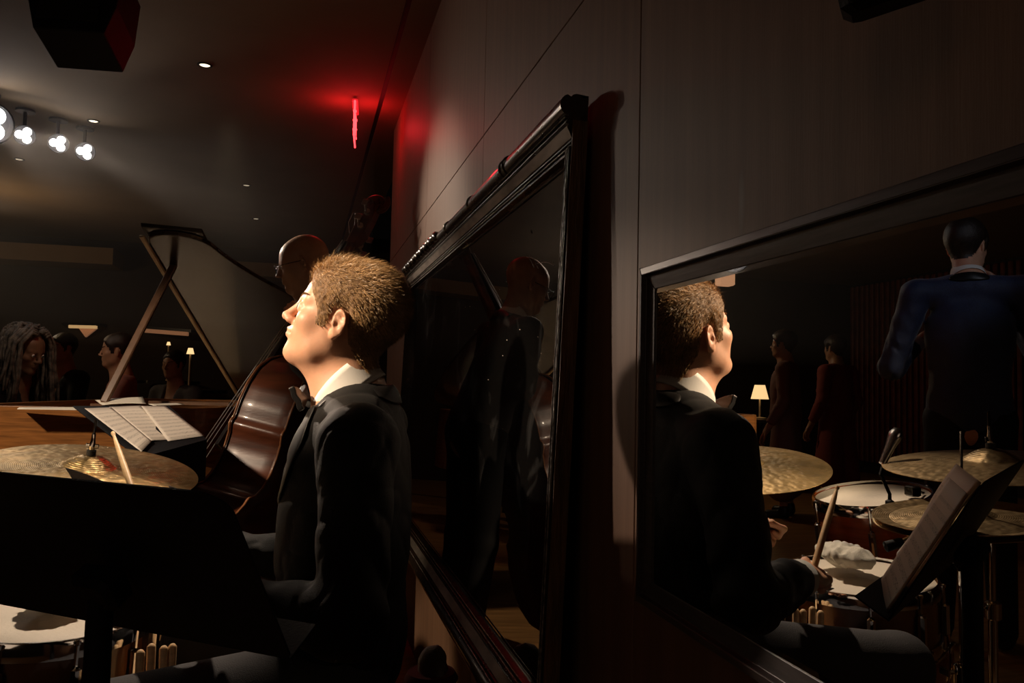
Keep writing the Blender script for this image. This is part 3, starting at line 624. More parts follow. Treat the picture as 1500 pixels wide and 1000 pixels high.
# ribbed red wall opposite (seen in the right-hand mirror)
root = empty('wall_left', (-7.0, 3.6, 0), kind='structure')
mb = MB(); mb.box((-7.05, 3.6, 1.4), (.1, 12.2, 2.8)); obj('backing', mb, 'far_wall', root)
mb = MB()
for i in range(120): mb.box((-6.975, -2.3+i*.0995, 1.35), (.05, .06, 2.4), bev=.012)
s_ = obj('slats', mb, 'slat_wall', root); s_['kind'] = 'stuff'
# lit bulkhead far behind the piano, and the beams at its edge
for k, (a, b_, c) in enumerate((((-30, 345, 8.3), (150, 375, 8.3), 0),)):
    pass
mb = MB(); p = at(-60, 352, 8.2); q_ = at(152, 372, 8.2); mb.box(((p[0]+q_[0])/2, (p[1]+q_[1])/2, 2.32), (abs(q_[0]-p[0])+.2, .5, .17)); tag(obj('bulkhead', mb, 'ceiling_paint'), kind='structure')
mb = MB(); p = at(345, 390, 8.3); mb.box((p[0]+.1, p[1], 2.22), (1.6, .4, .14)); tag(obj('bulkhead', mb, 'ceiling_paint'), kind='structure')

# ================================================================== TALL LEANING MIRROR (middle)
MZ0, MZ1, MY0, MY1 = .475, 1.592, 1.262, 3.46
def LX(d, y, z): return np.array([-(.012+(MZ1-z)*.036)-d, y, z])
mir1 = empty('framed_mirror', (-.03, (MY0+MY1)/2, MZ0), 'tall dark mirror with heavy reeded black frame, leaning out from the wall behind the drummer', 'mirror')
def rail(zs, yr, parent, name, m, n=40):   # profile (d, z) extruded along y with slight hand-made unevenness
    mb = MB(); k = len(zs); ys = np.linspace(yr[0], yr[1], n); v = [LX(d, y, z) for y in ys for (d, z) in zs]
    f = [(i*k+j, i*k+(j+1) % k, (i+1)*k+(j+1) % k, (i+1)*k+j) for i in range(n-1) for j in range(k)]+[tuple(range(k-1, -1, -1)), tuple(range((n-1)*k, n*k))]
    mb.add(v, f); return obj(name, mb, m, parent, smooth=50)
def arc(cd, cz, r, a0, a1, n=9): return [(cd+r*math.cos(math.radians(a)), cz+r*math.sin(math.radians(a))) for a in np.linspace(a0, a1, n)]
def prof(z0, sg):          # from the outer edge (z0) inwards, sg=-1 goes down
    P_ = [(0, z0), (.012, z0)]
    P_ += [(.020+.011*math.cos(t), z0+sg*(-.002+.007-.007*math.sin(t))) for t in np.linspace(PI, .2, 6)]
    P_ += [(.034+.0*t+.016*math.sin(t), z0+sg*(.018-.018*math.cos(t))) for t in np.linspace(.25, PI, 10)]
    z = .037
    for (d, w_) in ((.040, .005), (.036, .004), (.039, .005)): P_ += [(d-.006, z0+sg*z), (d, z0+sg*(z+w_*.3)), (d, z0+sg*(z+w_*.7)), (d-.006, z0+sg*(z+w_))]; z += w_
    P_ += [(.034, z0+sg*(z+.002)), (.024, z0+sg*(z+.020)), (.020, z0+sg*(z+.022))]; z += .022
    for (d, w_) in ((.024, .006), (.020, .005), (.018, .005)): P_ += [(d-.006, z0+sg*z), (d, z0+sg*(z+w_*.3)), (d, z0+sg*(z+w_*.7)), (d-.006, z0+sg*(z+w_))]; z += w_
    P_ += [(.004, z0+sg*(z+.004)), (0, z0+sg*(z+.004))]; return P_
top = rail(prof(MZ1, -1), (MY0, MY1), mir1, 'frame_rail', 'old_black_lacquer'); bot = rail(prof(MZ0, 1), (MY0, MY1), mir1, 'frame_rail', 'old_black_lacquer')
# worn edges along the reeds and the broad flat, with painted highlights
for (za, d, sg) in ((.040, .0402, -1), (.0535, .0335, -1), (.085, .0243, -1), (.0915, .0203, -1)):
    for par, z0, s2 in ((top, MZ1, -1), (bot, MZ0, 1)):
        mb = MB(); mb.tube([LX(d, y, z0+s2*za) for y in np.linspace(MY0+.003, MY1-.003, 30)], .0011, 6); obj('highlight_wear', mb, 'highlight_wear', par, smooth=60)
for par, z0, s2 in ((top, MZ1, -1), (bot, MZ0, 1)):
    mb = MB(); pts = [(.0345, z0+s2*.0545), (.0250, z0+s2*.0725)]
    mb.grid(lambda u_, v_: LX(pts[0][0]*(1-v_)+pts[1][0]*v_+.0012, MY0+.002+u_*(MY1-MY0-.004), pts[0][1]*(1-v_)+pts[1][1]*v_), 30, 2); obj('lit_silver_band', mb, 'lit_silver_band', par, thick=.001)
# carved leaves on the far end of the tube and ribbon bands
for i in range(16):
    y = MY1-.05-i*.055; mb = MB(); c = LX(.047, y, MZ1-.014); mb.lathe([(0, -.030), (.010, -.022), (.017, 0), (.010, .022), (0, .030)], c, frame_z((0, 1, .25 if i % 2 else -.25)), 10); obj('carved_leaf', mb, 'old_black_lacquer', top, smooth=180)
for y in (1.66, 1.69, 2.05, 2.40):
    mb = MB(); mb.lathe([(.0185, -.004), (.0215, 0), (.0185, .004)], LX(.034, y, MZ1-.018), frame_z((0, 1, 0.3)), 24); obj('ribbon_band', mb, 'old_black_lacquer', top, smooth=180)
for y0, ty in ((MY0+.018, 0), (MY1-.018, 1)):
    z0, z1 = MZ0+.09, MZ1-.088
    mb = MB(); n = 2
    for (d0, d1, ya, yb) in ((0, .024, -.017, .017), (.024, .030, -.016, -.008), (.024, .028, .002, .009)):
        v = [LX(d, y0+yy, z) for z in (z0, z1) for (d, yy) in ((d0, ya), (d1, ya), (d1, yb), (d0, yb))]; mb.add(v, [(3, 2, 1, 0), (4, 5, 6, 7)]+[(i, (i+1) % 4, 4+(i+1) % 4, 4+i) for i in range(4)])
    st = obj('frame_stile', mb, 'old_black_lacquer', mir1, smooth=30)
    if ty == 0:
        mb = MB(); mb.tube([LX(.0305, y0-.012, z) for z in np.linspace(z0, z1, 40)], [.0012*(.5+RNG.rand()) for _ in range(40)], 5); mb.tube([LX(.0285, y0+.006, z) for z in np.linspace(z0, z1, 30)], .0009, 5); obj('highlight_wear', mb, 'highlight_wear', st, smooth=60)
        mb = MB(); v = [LX(d, MY0-.002, z) for z in np.linspace(MZ0+.03, MZ1-.045, 24) for d in (.0, .027)]; v2 = [p+np.array([0, .004, 0]) for p in v]
        mb.grid(lambda u_, v_: LX(.027*v_, MY0-.0025-.0010*math.sin(u_*31)*math.sin(v_*5), MZ0+.03+(MZ1-MZ0-.075)*u_), 30, 4); obj('side_board', mb, 'frame_wood', st, thick=.004)
mb = MB(); mb.add([LX(.006, y, z) for (y, z) in ((MY0+.03, MZ0+.08), (MY1-.03, MZ0+.08), (MY1-.03, MZ1-.08), (MY0+.03, MZ1-.08))], [(0, 3, 2, 1)]); g1 = obj('glass', mb, 'mirror_old', mir1)
mb = MB()                                    # scratches and chips on the glass
for (a, b_) in (((771, 376), (782, 392)), ((776, 374), (788, 393)), ((784, 387), (812, 389)), ((777, 340), (779, 342))):
    pts = []
    for t in np.linspace(0, 1, 8):
        x_, y_ = a[0]*(1-t)+b_[0]*t, a[1]*(1-t)+b_[1]*t-4*math.sin(t*PI); d_ = ray(x_, y_); k = .5; lo_, hi_ = .2, 6.
        for _ in range(40):
            k = (lo_+hi_)/2; p = CAM+d_*k
            if p[0] > LX(.0065, 0, p[2])[0]: hi_ = k
            else: lo_ = k
        pts.append(p)
    mb.tube(pts, .0007, 4)
for _ in range(26):
    y = RNG.uniform(MY0+.05, MY0+1.0); z = RNG.uniform(1.0, 1.46); mb.lathe([(0, -.001), (.0012, 0), (0, .001)], LX(.0065, y, z), frame_z((1, 0, 0)), 6)
s_ = obj('scratches', mb, 'highlight_wear', g1); s_['kind'] = 'stuff'
# ================================================================== SMALL MIRROR (right)
Y0, Y1, Z0, Z1 = .372, .955, .8495, 1.2275      # visible glass
mir2 = empty('framed_mirror', (-.01, (Y0+Y1)/2, Z0-.04), 'low rectangular mirror in a flat dark frame reflecting the drummer and drum kit', 'mirror')
FW, GX = .034, -.026
P2 = [(0, FW), (.020, FW), (.035, FW-.004), (.037, FW-.014), (.030, FW-.016), (.0265, 0), (0, 0)]   # (out from wall, away from glass)
def member(side):
    mb = MB(); k = len(P2); v = []
    for e in (0, 1):
        for (d, o) in P2:
            if side == 't': v.append((-d, (Y0-o, Y1+o)[e], Z1+o))
            if side == 'b': v.append((-d, (Y0-o, Y1+o)[e], Z0-o))
            if side == 'l': v.append((-d, Y1+o, (Z0-o, Z1+o)[e]))
            if side == 'r': v.append((-d, Y0-o, (Z0-o, Z1+o)[e]))
    mb.add(v, [(j, (j+1) % k, k+(j+1) % k, k+j) for j in range(k)]+[tuple(range(k)), tuple(range(2*k-1, k-1, -1))]); return obj('frame_rail', mb, 'brown_black_frame', mir2, bevel=.0008)
for sd in 'tblr': member(sd)
BV = .006
mb = MB(); mb.add([(GX, y, z) for (y, z) in ((Y0+BV, Z0+BV), (Y1-BV, Z0+BV), (Y1-BV, Z1-BV), (Y0+BV, Z1-BV))], [(0, 3, 2, 1)]); g2 = obj('glass', mb, 'mirror_clear', mir2)
mb = MB(); o_ = [(GX+.0006, Y0, Z0), (GX+.0006, Y1, Z0), (GX+.0006, Y1, Z1), (GX+.0006, Y0, Z1)]; i_ = [(GX, Y0+BV, Z0+BV), (GX, Y1-BV, Z0+BV), (GX, Y1-BV, Z1-BV), (GX, Y0+BV, Z1-BV)]
mb.add(o_+i_, [(i, 4+i, 4+(i+1) % 4, (i+1) % 4) for i in range(4)]); obj('bevelled_edge', mb, 'mirror_clear', g2)
# ================================================================== CEILING THINGS
def downlight(px, py, mt, label):
    p = atz(px, py, ZC); e = empty('downlight', p, label, 'light', 'small recessed downlights')
    mb = MB(); mb.lathe([(.034, .001), (.034, -.004), (.026, -.005), (.024, -.002)], p, None, 24, close=True); obj('trim_ring', mb, 'black_plastic', e, smooth=60)
    mb = MB(); mb.lathe([(0, -.003), (.020, -.003), (.024, -.001), (0, -.001)], p, None, 20); obj('lens', mb, mt, e, smooth=60)
downlight(300, 95, 'lens_dim', 'small recessed ceiling downlight nearest the exit sign, brightest'); downlight(137, 177, 'lens_dim', 'small recessed downlight just above the row of stage spotlights')
downlight(28, 233, 'lens_faint', 'faint recessed downlight below the leftmost stage spotlight'); downlight(361, 271, 'lens_faint', 'faint recessed downlight above the open piano lid'); downlight(375, 320, 'lens_faint', 'faintest recessed downlight, just over the bassist\'s head')
mbk = [(KEY, HEAD)]
LBL = ['glaring stage spotlight cut off by the left edge of the photo', 'leftmost fully visible three-lens stage spotlight', 'middle three-lens stage spotlight of the visible row', 'rightmost three-lens stage spotlight of the row']
for k, p in enumerate(STAGE):
    aim = nrm(np.array([-.35, 1.0, 1.3])-p) if k != 1 else nrm(CAM-p+np.array([0, .4, 0])); R_ = frame_z(aim, (0, 0, 1))
    e = empty('stage_spotlight', p, LBL[k], 'spotlight', 'stage spotlights on the ceiling')
    big = 2.0 if k == 0 else 1.0
    mb = MB(); mb.lathe([(.02, -.09), (.05*big, -.075), (.056*big, -.01), (.052*big, -.01), (.046*big, -.07)], p, R_, 24); obj('housing', mb, 'black_plastic', e, smooth=40)
    for a in (90, 210, 330):
        c = p+R_@np.array([math.cos(math.radians(a)), math.sin(math.radians(a)), 0])*.024*big-aim*.012
        mb = MB(); mb.lathe([(0, -.01), (.0205*big, -.01), (.0215*big, 0), (.012*big, .004), (0, .005)], c, R_, 20); obj('lens', mb, 'lens_glow', e, smooth=60)
    mb = MB(); mb.tube([p-aim*.08, p-aim*.09+np.array([0, 0, .05]), (p[0]-aim[0]*.09, p[1]-aim[1]*.09, ZC)], .010, 8); mb.lathe([(.05, 0), (.05, -.012), (0, -.012)], (p[0]-aim[0]*.09, p[1]-aim[1]*.09, ZC), None, 20); obj('yoke', mb, 'black_plastic', e, smooth=40)
e = empty('stage_spotlight', KEY, 'stage spotlight hung above the drum kit, aimed at the drummer', 'spotlight', 'stage spotlights on the ceiling'); R_ = frame_z(nrm(HEAD-KEY), (0, 0, 1))
mb = MB(); mb.lathe([(.02, -.16), (.07, -.14), (.075, -.02), (.068, -.02), (.06, -.12), (0, -.12)], KEY, R_, 24); obj('housing', mb, 'black_plastic', e, smooth=40)
mb = MB(); mb.tube([KEY-R_[:, 2]*.12, (KEY-R_[:, 2]*.12)*np.array([1, 1, 0])+np.array([0, 0, ZC])], .012, 8); obj('yoke', mb, 'black_plastic', e)
# hung loudspeaker top left: tapered cabinet
def cabinet(name, pts_f, back, label, parts=True):
    pass
c = at(122, 25, 2.85); yaw = wang(8); Rz = np.array(Matrix.Rotation(yaw, 3, 'Z')); Rx = np.array(Matrix.Rotation(math.radians(-16), 3, 'X')); R_ = Rz@Rx
e = empty('ceiling_speaker', c, 'black wedge loudspeaker hung from the ceiling at top left', 'speaker')
poly = [(-.150, .16), (-.150, .0), (-.105, -.15), (.125, -.15), (.152, -.03), (.150, .16)]
mb = MB(); mb.prism(poly, c-R_[:, 1]*.11, R_[:, 0], R_[:, 2], R_[:, 1], .22); obj('cabinet', mb, 'black_plastic', e, bevel=.006)
mb = MB(); mb.box(c-R_[:, 1]*.114+R_[:, 2]*.01, (.20, .008, .24), R_, bev=.003); obj('grille', mb, 'grille', e)
mb = MB(); mb.tube([c+R_[:, 2]*.15, (c[0], c[1], ZC)], .014, 10); mb.box((c[0], c[1], ZC-.006), (.12, .12, .012)); obj('bracket', mb, 'black_plastic', e)
c = at(1308, -66, .54); Rz = np.array(Matrix.Rotation(wang(-28), 3, 'Z')); R_ = Rz@np.array(Matrix.Rotation(math.radians(-10), 3, 'Y'))@np.array(Matrix.Rotation(math.radians(14), 3, 'X'))
e = empty('wall_speaker', c, 'small black loudspeaker on the panelled wall above the small mirror', 'speaker')
mb = MB(); mb.box(c, (.078, .055, .066), R_, bev=.006); obj('cabinet', mb, 'black_plastic', e)
mb = MB(); mb.box(c-R_[:, 1]*.028, (.066, .004, .054), R_, bev=.001); obj('grille', mb, 'grille', e)
mb = MB(); mb.tube([c, (0.0, c[1]+.02, c[2]+.02)], .007, 8); obj('bracket', mb, 'black_plastic', e)
# exit sign, seen edge on
p = atz(521, 152, ZC); e = empty('exit_sign', p, 'glowing red exit sign hung edge-on from the ceiling', 'sign')
vd = nrm([p[0]-CAMX, p[1], 0]); sd = np.cross(vd, (0, 0, 1)); vd2 = nrm(vd*1.0+sd*.035); n2 = np.cross(vd2, (0, 0, 1)); SR = np.array([vd2, n2, (0, 0, 1)]).T
mb = MB(); mb.box(p+np.array([0, 0, -.018]), (.22, .030, .018), SR, bev=.004); obj('canopy', mb, 'exit_panel', e)
mb = MB(); mb.box(p+np.array([0, 0, -.115]), (.22, .006, .17), SR); pan = obj('panel', mb, 'exit_panel', e)
mb = MB(); mb.tube([p+SR@np.array([-.111, 0, -.02]), p+SR@np.array([-.111, 0, -.205])], .0055, 8); mb.tube([p+SR@np.array([-.111, 0, -.205]), p+SR@np.array([.111, 0, -.205])], .0045, 8); obj('lit_edge', mb, 'exit_red', pan, smooth=60)
LET = {'E': [(0, 0, 0, 1), (0, 1, 1, 1), (0, .5, .8, .5), (0, 0, 1, 0)], 'X': [(0, 0, 1, 1), (0, 1, 1, 0)], 'I': [(.5, 0, .5, 1)], 'T': [(0, 1, 1, 1), (.5, 0, .5, 1)]}
for k, ch_ in enumerate('EXIT'):
    for sgn in (1, -1):
        mb = MB()
        for (xa, ya, xb, yb) in LET[ch_]:
            f_ = lambda x_, y_: p+SR@np.array([sgn*(-.092+k*.050+x_*.034), -sgn*.0042, -.165+y_*.10]); mb.tube([f_(xa, ya), f_(xb, yb)], .006, 5, flat=.3)
        obj('letter', mb, 'exit_red', pan)
EXITP = p
point('exit_glow', p+np.array([-.0, -.03, -.12])+n2*.07, 1.4, (1, .02, .03), .03); point('exit_glow', p+np.array([0, -.03, -.12])-n2*.07, 1.4, (1, .02, .03), .03)

# ================================================================== GRAND PIANO
def pc(X, Y, z): return cw(X, Y, z)
RZ = .975
out = [(-2.10, 3.02), (-1.38, 3.02), (-1.28, 3.20), (-1.20, 3.40), (-1.12, 3.60), (-1.05, 3.80), (-1.0, 4.0), (-.97, 4.2), (-1.04, 4.40), (-1.2, 4.43), (-2.10, 4.43)]
def smooth_poly(pts, n=4):
    P_ = [np.array(p) for p in pts]
    for _ in range(2):
        q_ = []
        for i in range(len(P_)):
            a, b2 = P_[i], P_[(i+1) % len(P_)]
            if np.linalg.norm(a-b2) > .5: q_ += [a*.97+b2*.03, a*.03+b2*.97]
            else: q_ += [a*.75+b2*.25, a*.25+b2*.75]
        P_ = q_
    return P_
op = smooth_poly(out)
piano = empty('grand_piano', pc(-1.5, 3.6, 0), 'brown grand piano with raised lid behind the big cymbal', 'piano')
cen2 = np.mean([np.array(p) for p in op], 0)
ip = [p+(cen2-p)/np.linalg.norm(cen2-p)*.045 for p in op]
def ringwall(A_, B_, z0, z1):
    n = len(A_); v = [pc(*a, z0) for a in A_]+[pc(*a, z1) for a in A_]+[pc(*a, z0) for a in B_]+[pc(*a, z1) for a in B_]; f = []
    for i in range(n): j = (i+1) % n; f += [(i, j, n+j, n+i), (n+i, n+j, 3*n+j, 3*n+i), (2*n+j, 2*n+i, 3*n+i, 3*n+j), (j, i, 2*n+i, 2*n+j)]
    return MB().add(v, f)
obj('rim', ringwall(op, ip, .66, RZ), 'piano_wood', piano, bevel=.004, org=pc(-1.5, 3.6, 0))
mb = MB(); n = len(ip); mb.add([pc(*a, .86) for a in ip], [tuple(range(n))]); obj('soundboard', mb, 'soundboard_wood', piano, thick=.01)
mb = MB(); mb.prism([(-.13, -.62), (.24, -.62), (.30, .0), (.24, .60), (-.13, .60)], pc(-1.76, 3.74, .885), np.append(RH, 0), np.append(FH, 0), (0, 0, 1), .012); obj('iron_plate', mb, 'gold_plate', piano, bevel=.003)
mb = MB(); mb.add([pc(*a, .67) for a in ip], [tuple(range(n))]); obj('bottom', mb, 'ebony', piano, thick=.03)
mb = MB()
for i in range(46):
    y = 3.05+i*.027; mb.tube([pc(-1.85, y, .905), pc(-1.80+min(.62, .2+i*.022), y+.05+i*.001, .905)], .0012, 4)
s_ = obj('strings', mb, 'string_steel', piano); s_['kind'] = 'stuff'
mb = MB(); mb.box((0, 0, 0), (.30, 1.36, .10)); 
kb = pc(-2.23, 3.72, .70); Rk = np.array([[RH[0], FH[0], 0], [RH[1], FH[1], 0], [0, 0, 1]])
mb = MB(); mb.box(kb, (.28, 1.44, .10), Rk, bev=.006); kbo = obj('keybed', mb, 'piano_wood', piano)
for i in range(52):
    mb = MB(); mb.box(kb+Rk@np.array([-.04, -.60+i*.0235, .062]), (.15, .0225, .02), Rk); obj('white_key', mb, 'shirt_white', kbo)
for i in range(51):
    if i % 7 in (2, 6): continue
    mb = MB(); mb.box(kb+Rk@np.array([0, -.588+i*.0235, .078]), (.09, .011, .014), Rk); obj('black_key', mb, 'ebony', kbo)
for (X, Y) in ((-1.95, 3.16), (-1.95, 4.28), (-1.12, 4.2)):
    b0 = pc(X, Y, 0); mb = MB(); mb.lathe([(.03, .02), (.035, .06), (.028, .10), (.045, .35), (.06, .60), (.06, .67)], b0, None, 16); mb.lathe([(0, 0), (.03, 0), (.035, .02), (.03, .035), (0, .035)], b0, None, 12); obj('leg', mb, 'piano_wood', piano, smooth=40)
# lid: hinge along the far (bass) side, raised; curved free edge towards the room
HG = 4.45; AL = math.radians(28.5); WD = 1.44
def lidp(X, w_, t=0): return pc(X, HG-w_*math.cos(AL)+t*math.sin(AL)*-1, RZ+.01+w_*math.sin(AL)+t*math.cos(AL))
lo_ = [(-1.50, 0), (-1.50, WD), (-1.27, WD-.02), (-1.20, WD-.17), (-1.10, WD-.31), (-1.0, WD-.42), (-.93, WD-.52), (-.90, .70), (-.92, .35), (-.97, .10), (-1.1, 0)]
lp = smooth_poly(lo_)
mb = MB(); n = len(lp); mb.add([lidp(a[0], a[1], 0) for a in lp]+[lidp(a[0], a[1], .022) for a in lp], [tuple(range(n)), tuple(range(2*n-1, n-1, -1))]+[(i, n+i, n+(i+1) % n, (i+1) % n) for i in range(n)])
lid = obj('lid', mb, 'lid_wood', piano, bevel=.004)
mb = MB(); fl = [(-1.50, .05), (-1.50, WD), (-1.26, WD-.03), (-1.26, .05)]
mb.add([lidp(a, b2, .026) for a, b2 in fl]+[lidp(a, b2, .046) for a, b2 in fl], [(0, 1, 2, 3), (7, 6, 5, 4)]+[(i, 4+i, 4+(i+1) % 4, (i+1) % 4) for i in range(4)]); obj('folded_flap', mb, 'ebony', lid, bevel=.004)
a = at(152, 590, 3.10); b_ = lidp(-1.38, WD-.16); ab = b_-a
b_ = at(268, 362, 3.42)
mb = MB(); R_ = frame_z(b_-a, FH.tolist()+[0]); mb.box((a+b_)/2, (.020, .030, np.linalg.norm(b_-a)), R_, bev=.004); obj('prop_stick', mb, 'prop_wood', piano)
a2 = lidp(-1.505, .04, -.01); b2_ = lidp(-1.505, WD, -.01); mb = MB(); R_ = frame_z(b2_-a2, FH.tolist()+[0]); mb.box((a2+b2_)/2, (.012, .022, np.linalg.norm(b2_-a2)), R_, bev=.004); obj('lit_lid_edge', mb, 'gold_plate', lid)  # pale strip paints the light falling on the lid's front edge
mb = MB(); q0 = pc(-1.36, 3.4, RZ+.012); mb.box(q0, (.34, .05, .014), Rk); mb.box(pc(-1.52, 3.1, RZ+.008), (.2, .04, .01), Rk); obj('music_desk_rail', mb, 'prop_wood', piano)
def page(name, quad, m, label, cat, th=.0012, group=None, curl=0.0, n=8):
    A_, B_, Cq, D_ = [np.array(p) for p in quad]; nn = nrm(np.cross(B_-A_, D_-A_)); nn = nn if nn[2] > 0 else -nn
    pts = []
    for i in range(n+1):
        for j in range(n+1):
            u_, v_ = i/n, j/n; pts.append((A_*(1-u_)+B_*u_)*(1-v_)+(D_*(1-u_)+Cq*u_)*v_+nn*curl*math.sin(u_*PI)*(.4+.6*v_)+nn*curl*.3*math.sin(v_*PI*2))
    mb = MB(); mb.add(pts, [(i*(n+1)+j, (i+1)*(n+1)+j, (i+1)*(n+1)+j+1, i*(n+1)+j+1) for i in range(n) for j in range(n)])
    o = obj(name, mb, m, smooth=180, thick=th); uv = o.data.uv_layers.new(name='UVMap')
    for lp_ in o.data.loops: k = lp_.vertex_index; uv.data[lp_.index].uv = ((k//(n+1))/n, 1-(k % (n+1))/n)
    return tag(o, label, cat, group)
page('paper', [at(28, 596.5, 2.99), at(118, 596, 2.96), at(124, 600.5, 2.90), at(25, 599, 2.90)], 'paper', 'loose white paper lying flat on the left edge of the piano', 'paper')
page('paper', [at(139, 586, 3.15), at(209, 581, 3.2), at(214, 591, 3.05), at(150, 593, 3.05)], 'paper', 'cream paper with curled corner on the piano behind the sheet music', 'paper', curl=.004)
page('paper', [at(217, 591.5, 3.1), at(262, 590, 3.2), at(270, 592.5, 3.1), at(225, 594, 3.0)], 'paper', 'small white paper on the piano, right of the cream one', 'paper')
# ================================================================== SHEET MUSIC STAND (for the bassist)
e = empty('music_stand', at(230, 640, 2.62)*np.array([1, 1, 0]), 'black music stand holding the open sheet music in front of the piano', 'music stand')
A_, B_, Cq, D_ = at(106, 592, 2.74), at(248, 592, 2.82), at(303, 641, 2.64), at(203, 668, 2.45)
nn = nrm(np.cross(B_-A_, D_-A_)); nn = nn if nn[2] > 0 else -nn
mb = MB(); mb.add([x-nn*.006 for x in (A_, B_, Cq, D_)]+[x-nn*.009 for x in (A_, B_, Cq, D_)], [(0, 1, 2, 3), (7, 6, 5, 4)]+[(i, 4+i, 4+(i+1) % 4, (i+1) % 4) for i in range(4)]); obj('desk', mb, 'black_plastic', e)
mb = MB(); l0, l1 = D_-nn*.008, Cq-nn*.008; dn = np.array([0, 0, -.13]); mb.add([l0, l1, l1+dn, l0+dn*1.05]+[x+np.array([0, .004, 0]) for x in (l0, l1, l1+dn, l0+dn*1.05)], [(0, 1, 2, 3), (7, 6, 5, 4)]+[(i, 4+i, 4+(i+1) % 4, (i+1) % 4) for i in range(4)]); obj('shelf', mb, 'black_plastic', e)
cc_ = (A_+B_+Cq+D_)/4
mb = MB(); mb.tube([cc_-nn*.01, cc_*np.array([1, 1, 0])+np.array([0, 0, .25])], .013, 10); obj('pole', mb, 'black_plastic', e, smooth=60)
for k in range(3):
    t = k*2.094+.4; mb = MB(); mb.tube([cc_*np.array([1, 1, 0])+np.array([0, 0, .28]), cc_*np.array([1, 1, 0])+np.array([.26*math.cos(t), .26*math.sin(t), .012])], .009, 8); obj('leg', mb, 'black_plastic', e, smooth=60)
page('sheet_music', [at(124, 598, 2.715), at(163, 596.5, 2.75), at(222, 646, 2.55), at(207, 661.5, 2.475)], 'sheet_music', 'leftmost yellowish page of the open sheet music with its corner hanging down', 'sheet music', group='pages on the music stand')
page('sheet_music', [at(160, 596, 2.755), at(206, 594, 2.785), at(258, 643, 2.62), at(221, 645, 2.56)], 'sheet_music', 'middle page of the sheet music with a dark title line', 'sheet music', group='pages on the music stand')
page('sheet_music', [at(207, 594.5, 2.775), at(243, 595, 2.80), at(300, 638, 2.66), at(246, 646, 2.585)], 'sheet_music', 'right-hand page of the open sheet music ending in a point', 'sheet music', group='pages on the music stand')
# ================================================================== DOUBLE BASS
BL = nrm([.3607, .3793, .8521]); Lt = nrm([-.2399, -.8451, .4777]); Lt = nrm(Lt-BL*(Lt@BL)); BN = np.cross(BL, Lt); BN = BN if BN[0] < 0 else -BN
B0 = np.array([-.708, 3.218, .719]); BS = .962      # front surface at the bridge; scale
TB = .56
def bp(t, s_, n_=0): return B0+(BL*(t-TB)+Lt*s_+BN*n_)*BS
prf = [(0, .0), (.004, .12), (.03, .22), (.09, .30), (.18, .335), (.27, .325), (.35, .295), (.405, .262), (.425, .262), (.435, .245), (.45, .215), (.50, .185), (.56, .176), (.62, .186), (.665, .205), (.69, .232), (.70, .236), (.72, .225), (.78, .245), (.86, .252), (.94, .235), (1.01, .185), (1.07, .11), (1.10, .05), (1.11, .03)]
def resamp(pts, n):
    P_ = np.array(pts); d = np.r_[0, np.cumsum(np.linalg.norm(np.diff(P_, axis=0), axis=1))]; t = np.linspace(0, d[-1], n); return np.c_[np.interp(t, d, P_[:, 0]), np.interp(t, d, P_[:, 1])]
bo = resamp(prf, 90)
bass = empty('double_bass', B0*np.array([1, 1, 0])+np.array([0, 0, .05]), 'reddish brown double bass leaning against the bald bassist', 'double bass')
loop = [(t, s_) for t, s_ in bo]+[(t, -s_) for t, s_ in bo[::-1]]
RD = .205
mb = MB(); n = len(loop); v = []
for k, dd in enumerate((0, -.012, -.06, -.11, -.16, -RD+.012, -RD)):
    for (t, s_) in loop:
        tap = max(0, (t-.86))*.16; v.append(bp(t, s_*(1-.015*(k in (0, 6))), min(dd, dd) if k < 3 else dd*(1-tap/ RD*1.0)))
mb.add(v, [(k*n+i, k*n+(i+1) % n, (k+1)*n+(i+1) % n, (k+1)*n+i) for k in range(6) for i in range(n)]); body_b = obj('ribs', mb, 'bass_varnish', bass, smooth=60)
def plate(name, off, sgn, m, arch):
    mb = MB(); ns = 7
    def fn(i, j, z):
        t, s_ = loop[i]; c_t = .12+.86*t/1.11*1.0; k = 1-j/(ns-1)*1.0; tt = t*k+(t*.8+.11)*(1-k) if j else t; tap = max(0, (t-.86))*.16 if sgn < 0 else 0
        return bp(t if j == 0 else t, s_*1.035*k, off+sgn*(arch*(1-k*k)*(1-abs(t/1.11-.5)**2*2.5))+tap+z)
    top_ = [fn(i, j, sgn*.006) for j in range(ns) for i in range(n)]; bt = [fn(i, 0, -sgn*.003) for i in range(n)]
    f = [(j*n+i, j*n+(i+1) % n, (j+1)*n+(i+1) % n, (j+1)*n+i) for j in range(ns-1) for i in range(n)]+[(ns*n+i, ns*n+(i+1) % n, (i+1) % n, i) for i in range(n)]
    mb.add(top_+bt, f); return obj(name, mb, m, bass, smooth=50)
fr_ = plate('front', 0, 1, 'bass_varnish', .022); plate('back', -RD, -1, 'bass_varnish', .018)
mb = MB()
for off in (.004, -RD-.004): mb.tube([bp(t, s_*1.035, off+(max(0, (t-.86))*.16 if off < 0 else 0)) for t, s_ in loop]+[bp(loop[0][0], 0, off)], .0042, 6)
obj('purfled_edge', mb, 'bass_edge', bass, smooth=60)
for sgn in (1, -1):
    mb = MB(); pth = [bp(TB-.14+.28*u_, sgn*(.115+.022*math.sin((u_-.5)*2*PI*.9)), .017) for u_ in np.linspace(0, 1, 14)]; mb.tube(pth, [.003+.006*math.sin(PI*k/13) for k in range(14)], 6, flat=.4); obj('f_hole', mb, 'ebony', fr_, smooth=60)
mb = MB(); mb.prism([(-.075, 0), (-.05, 0), (-.03, .04), (.03, .04), (.05, 0), (.075, 0), (.062, .10), (.05, .150), (.0, .165), (-.05, .150), (-.062, .10)], bp(TB-.008, 0, .018), Lt, BN, BL, .016); br = obj('bridge', mb, 'maple', bass, bevel=.002)
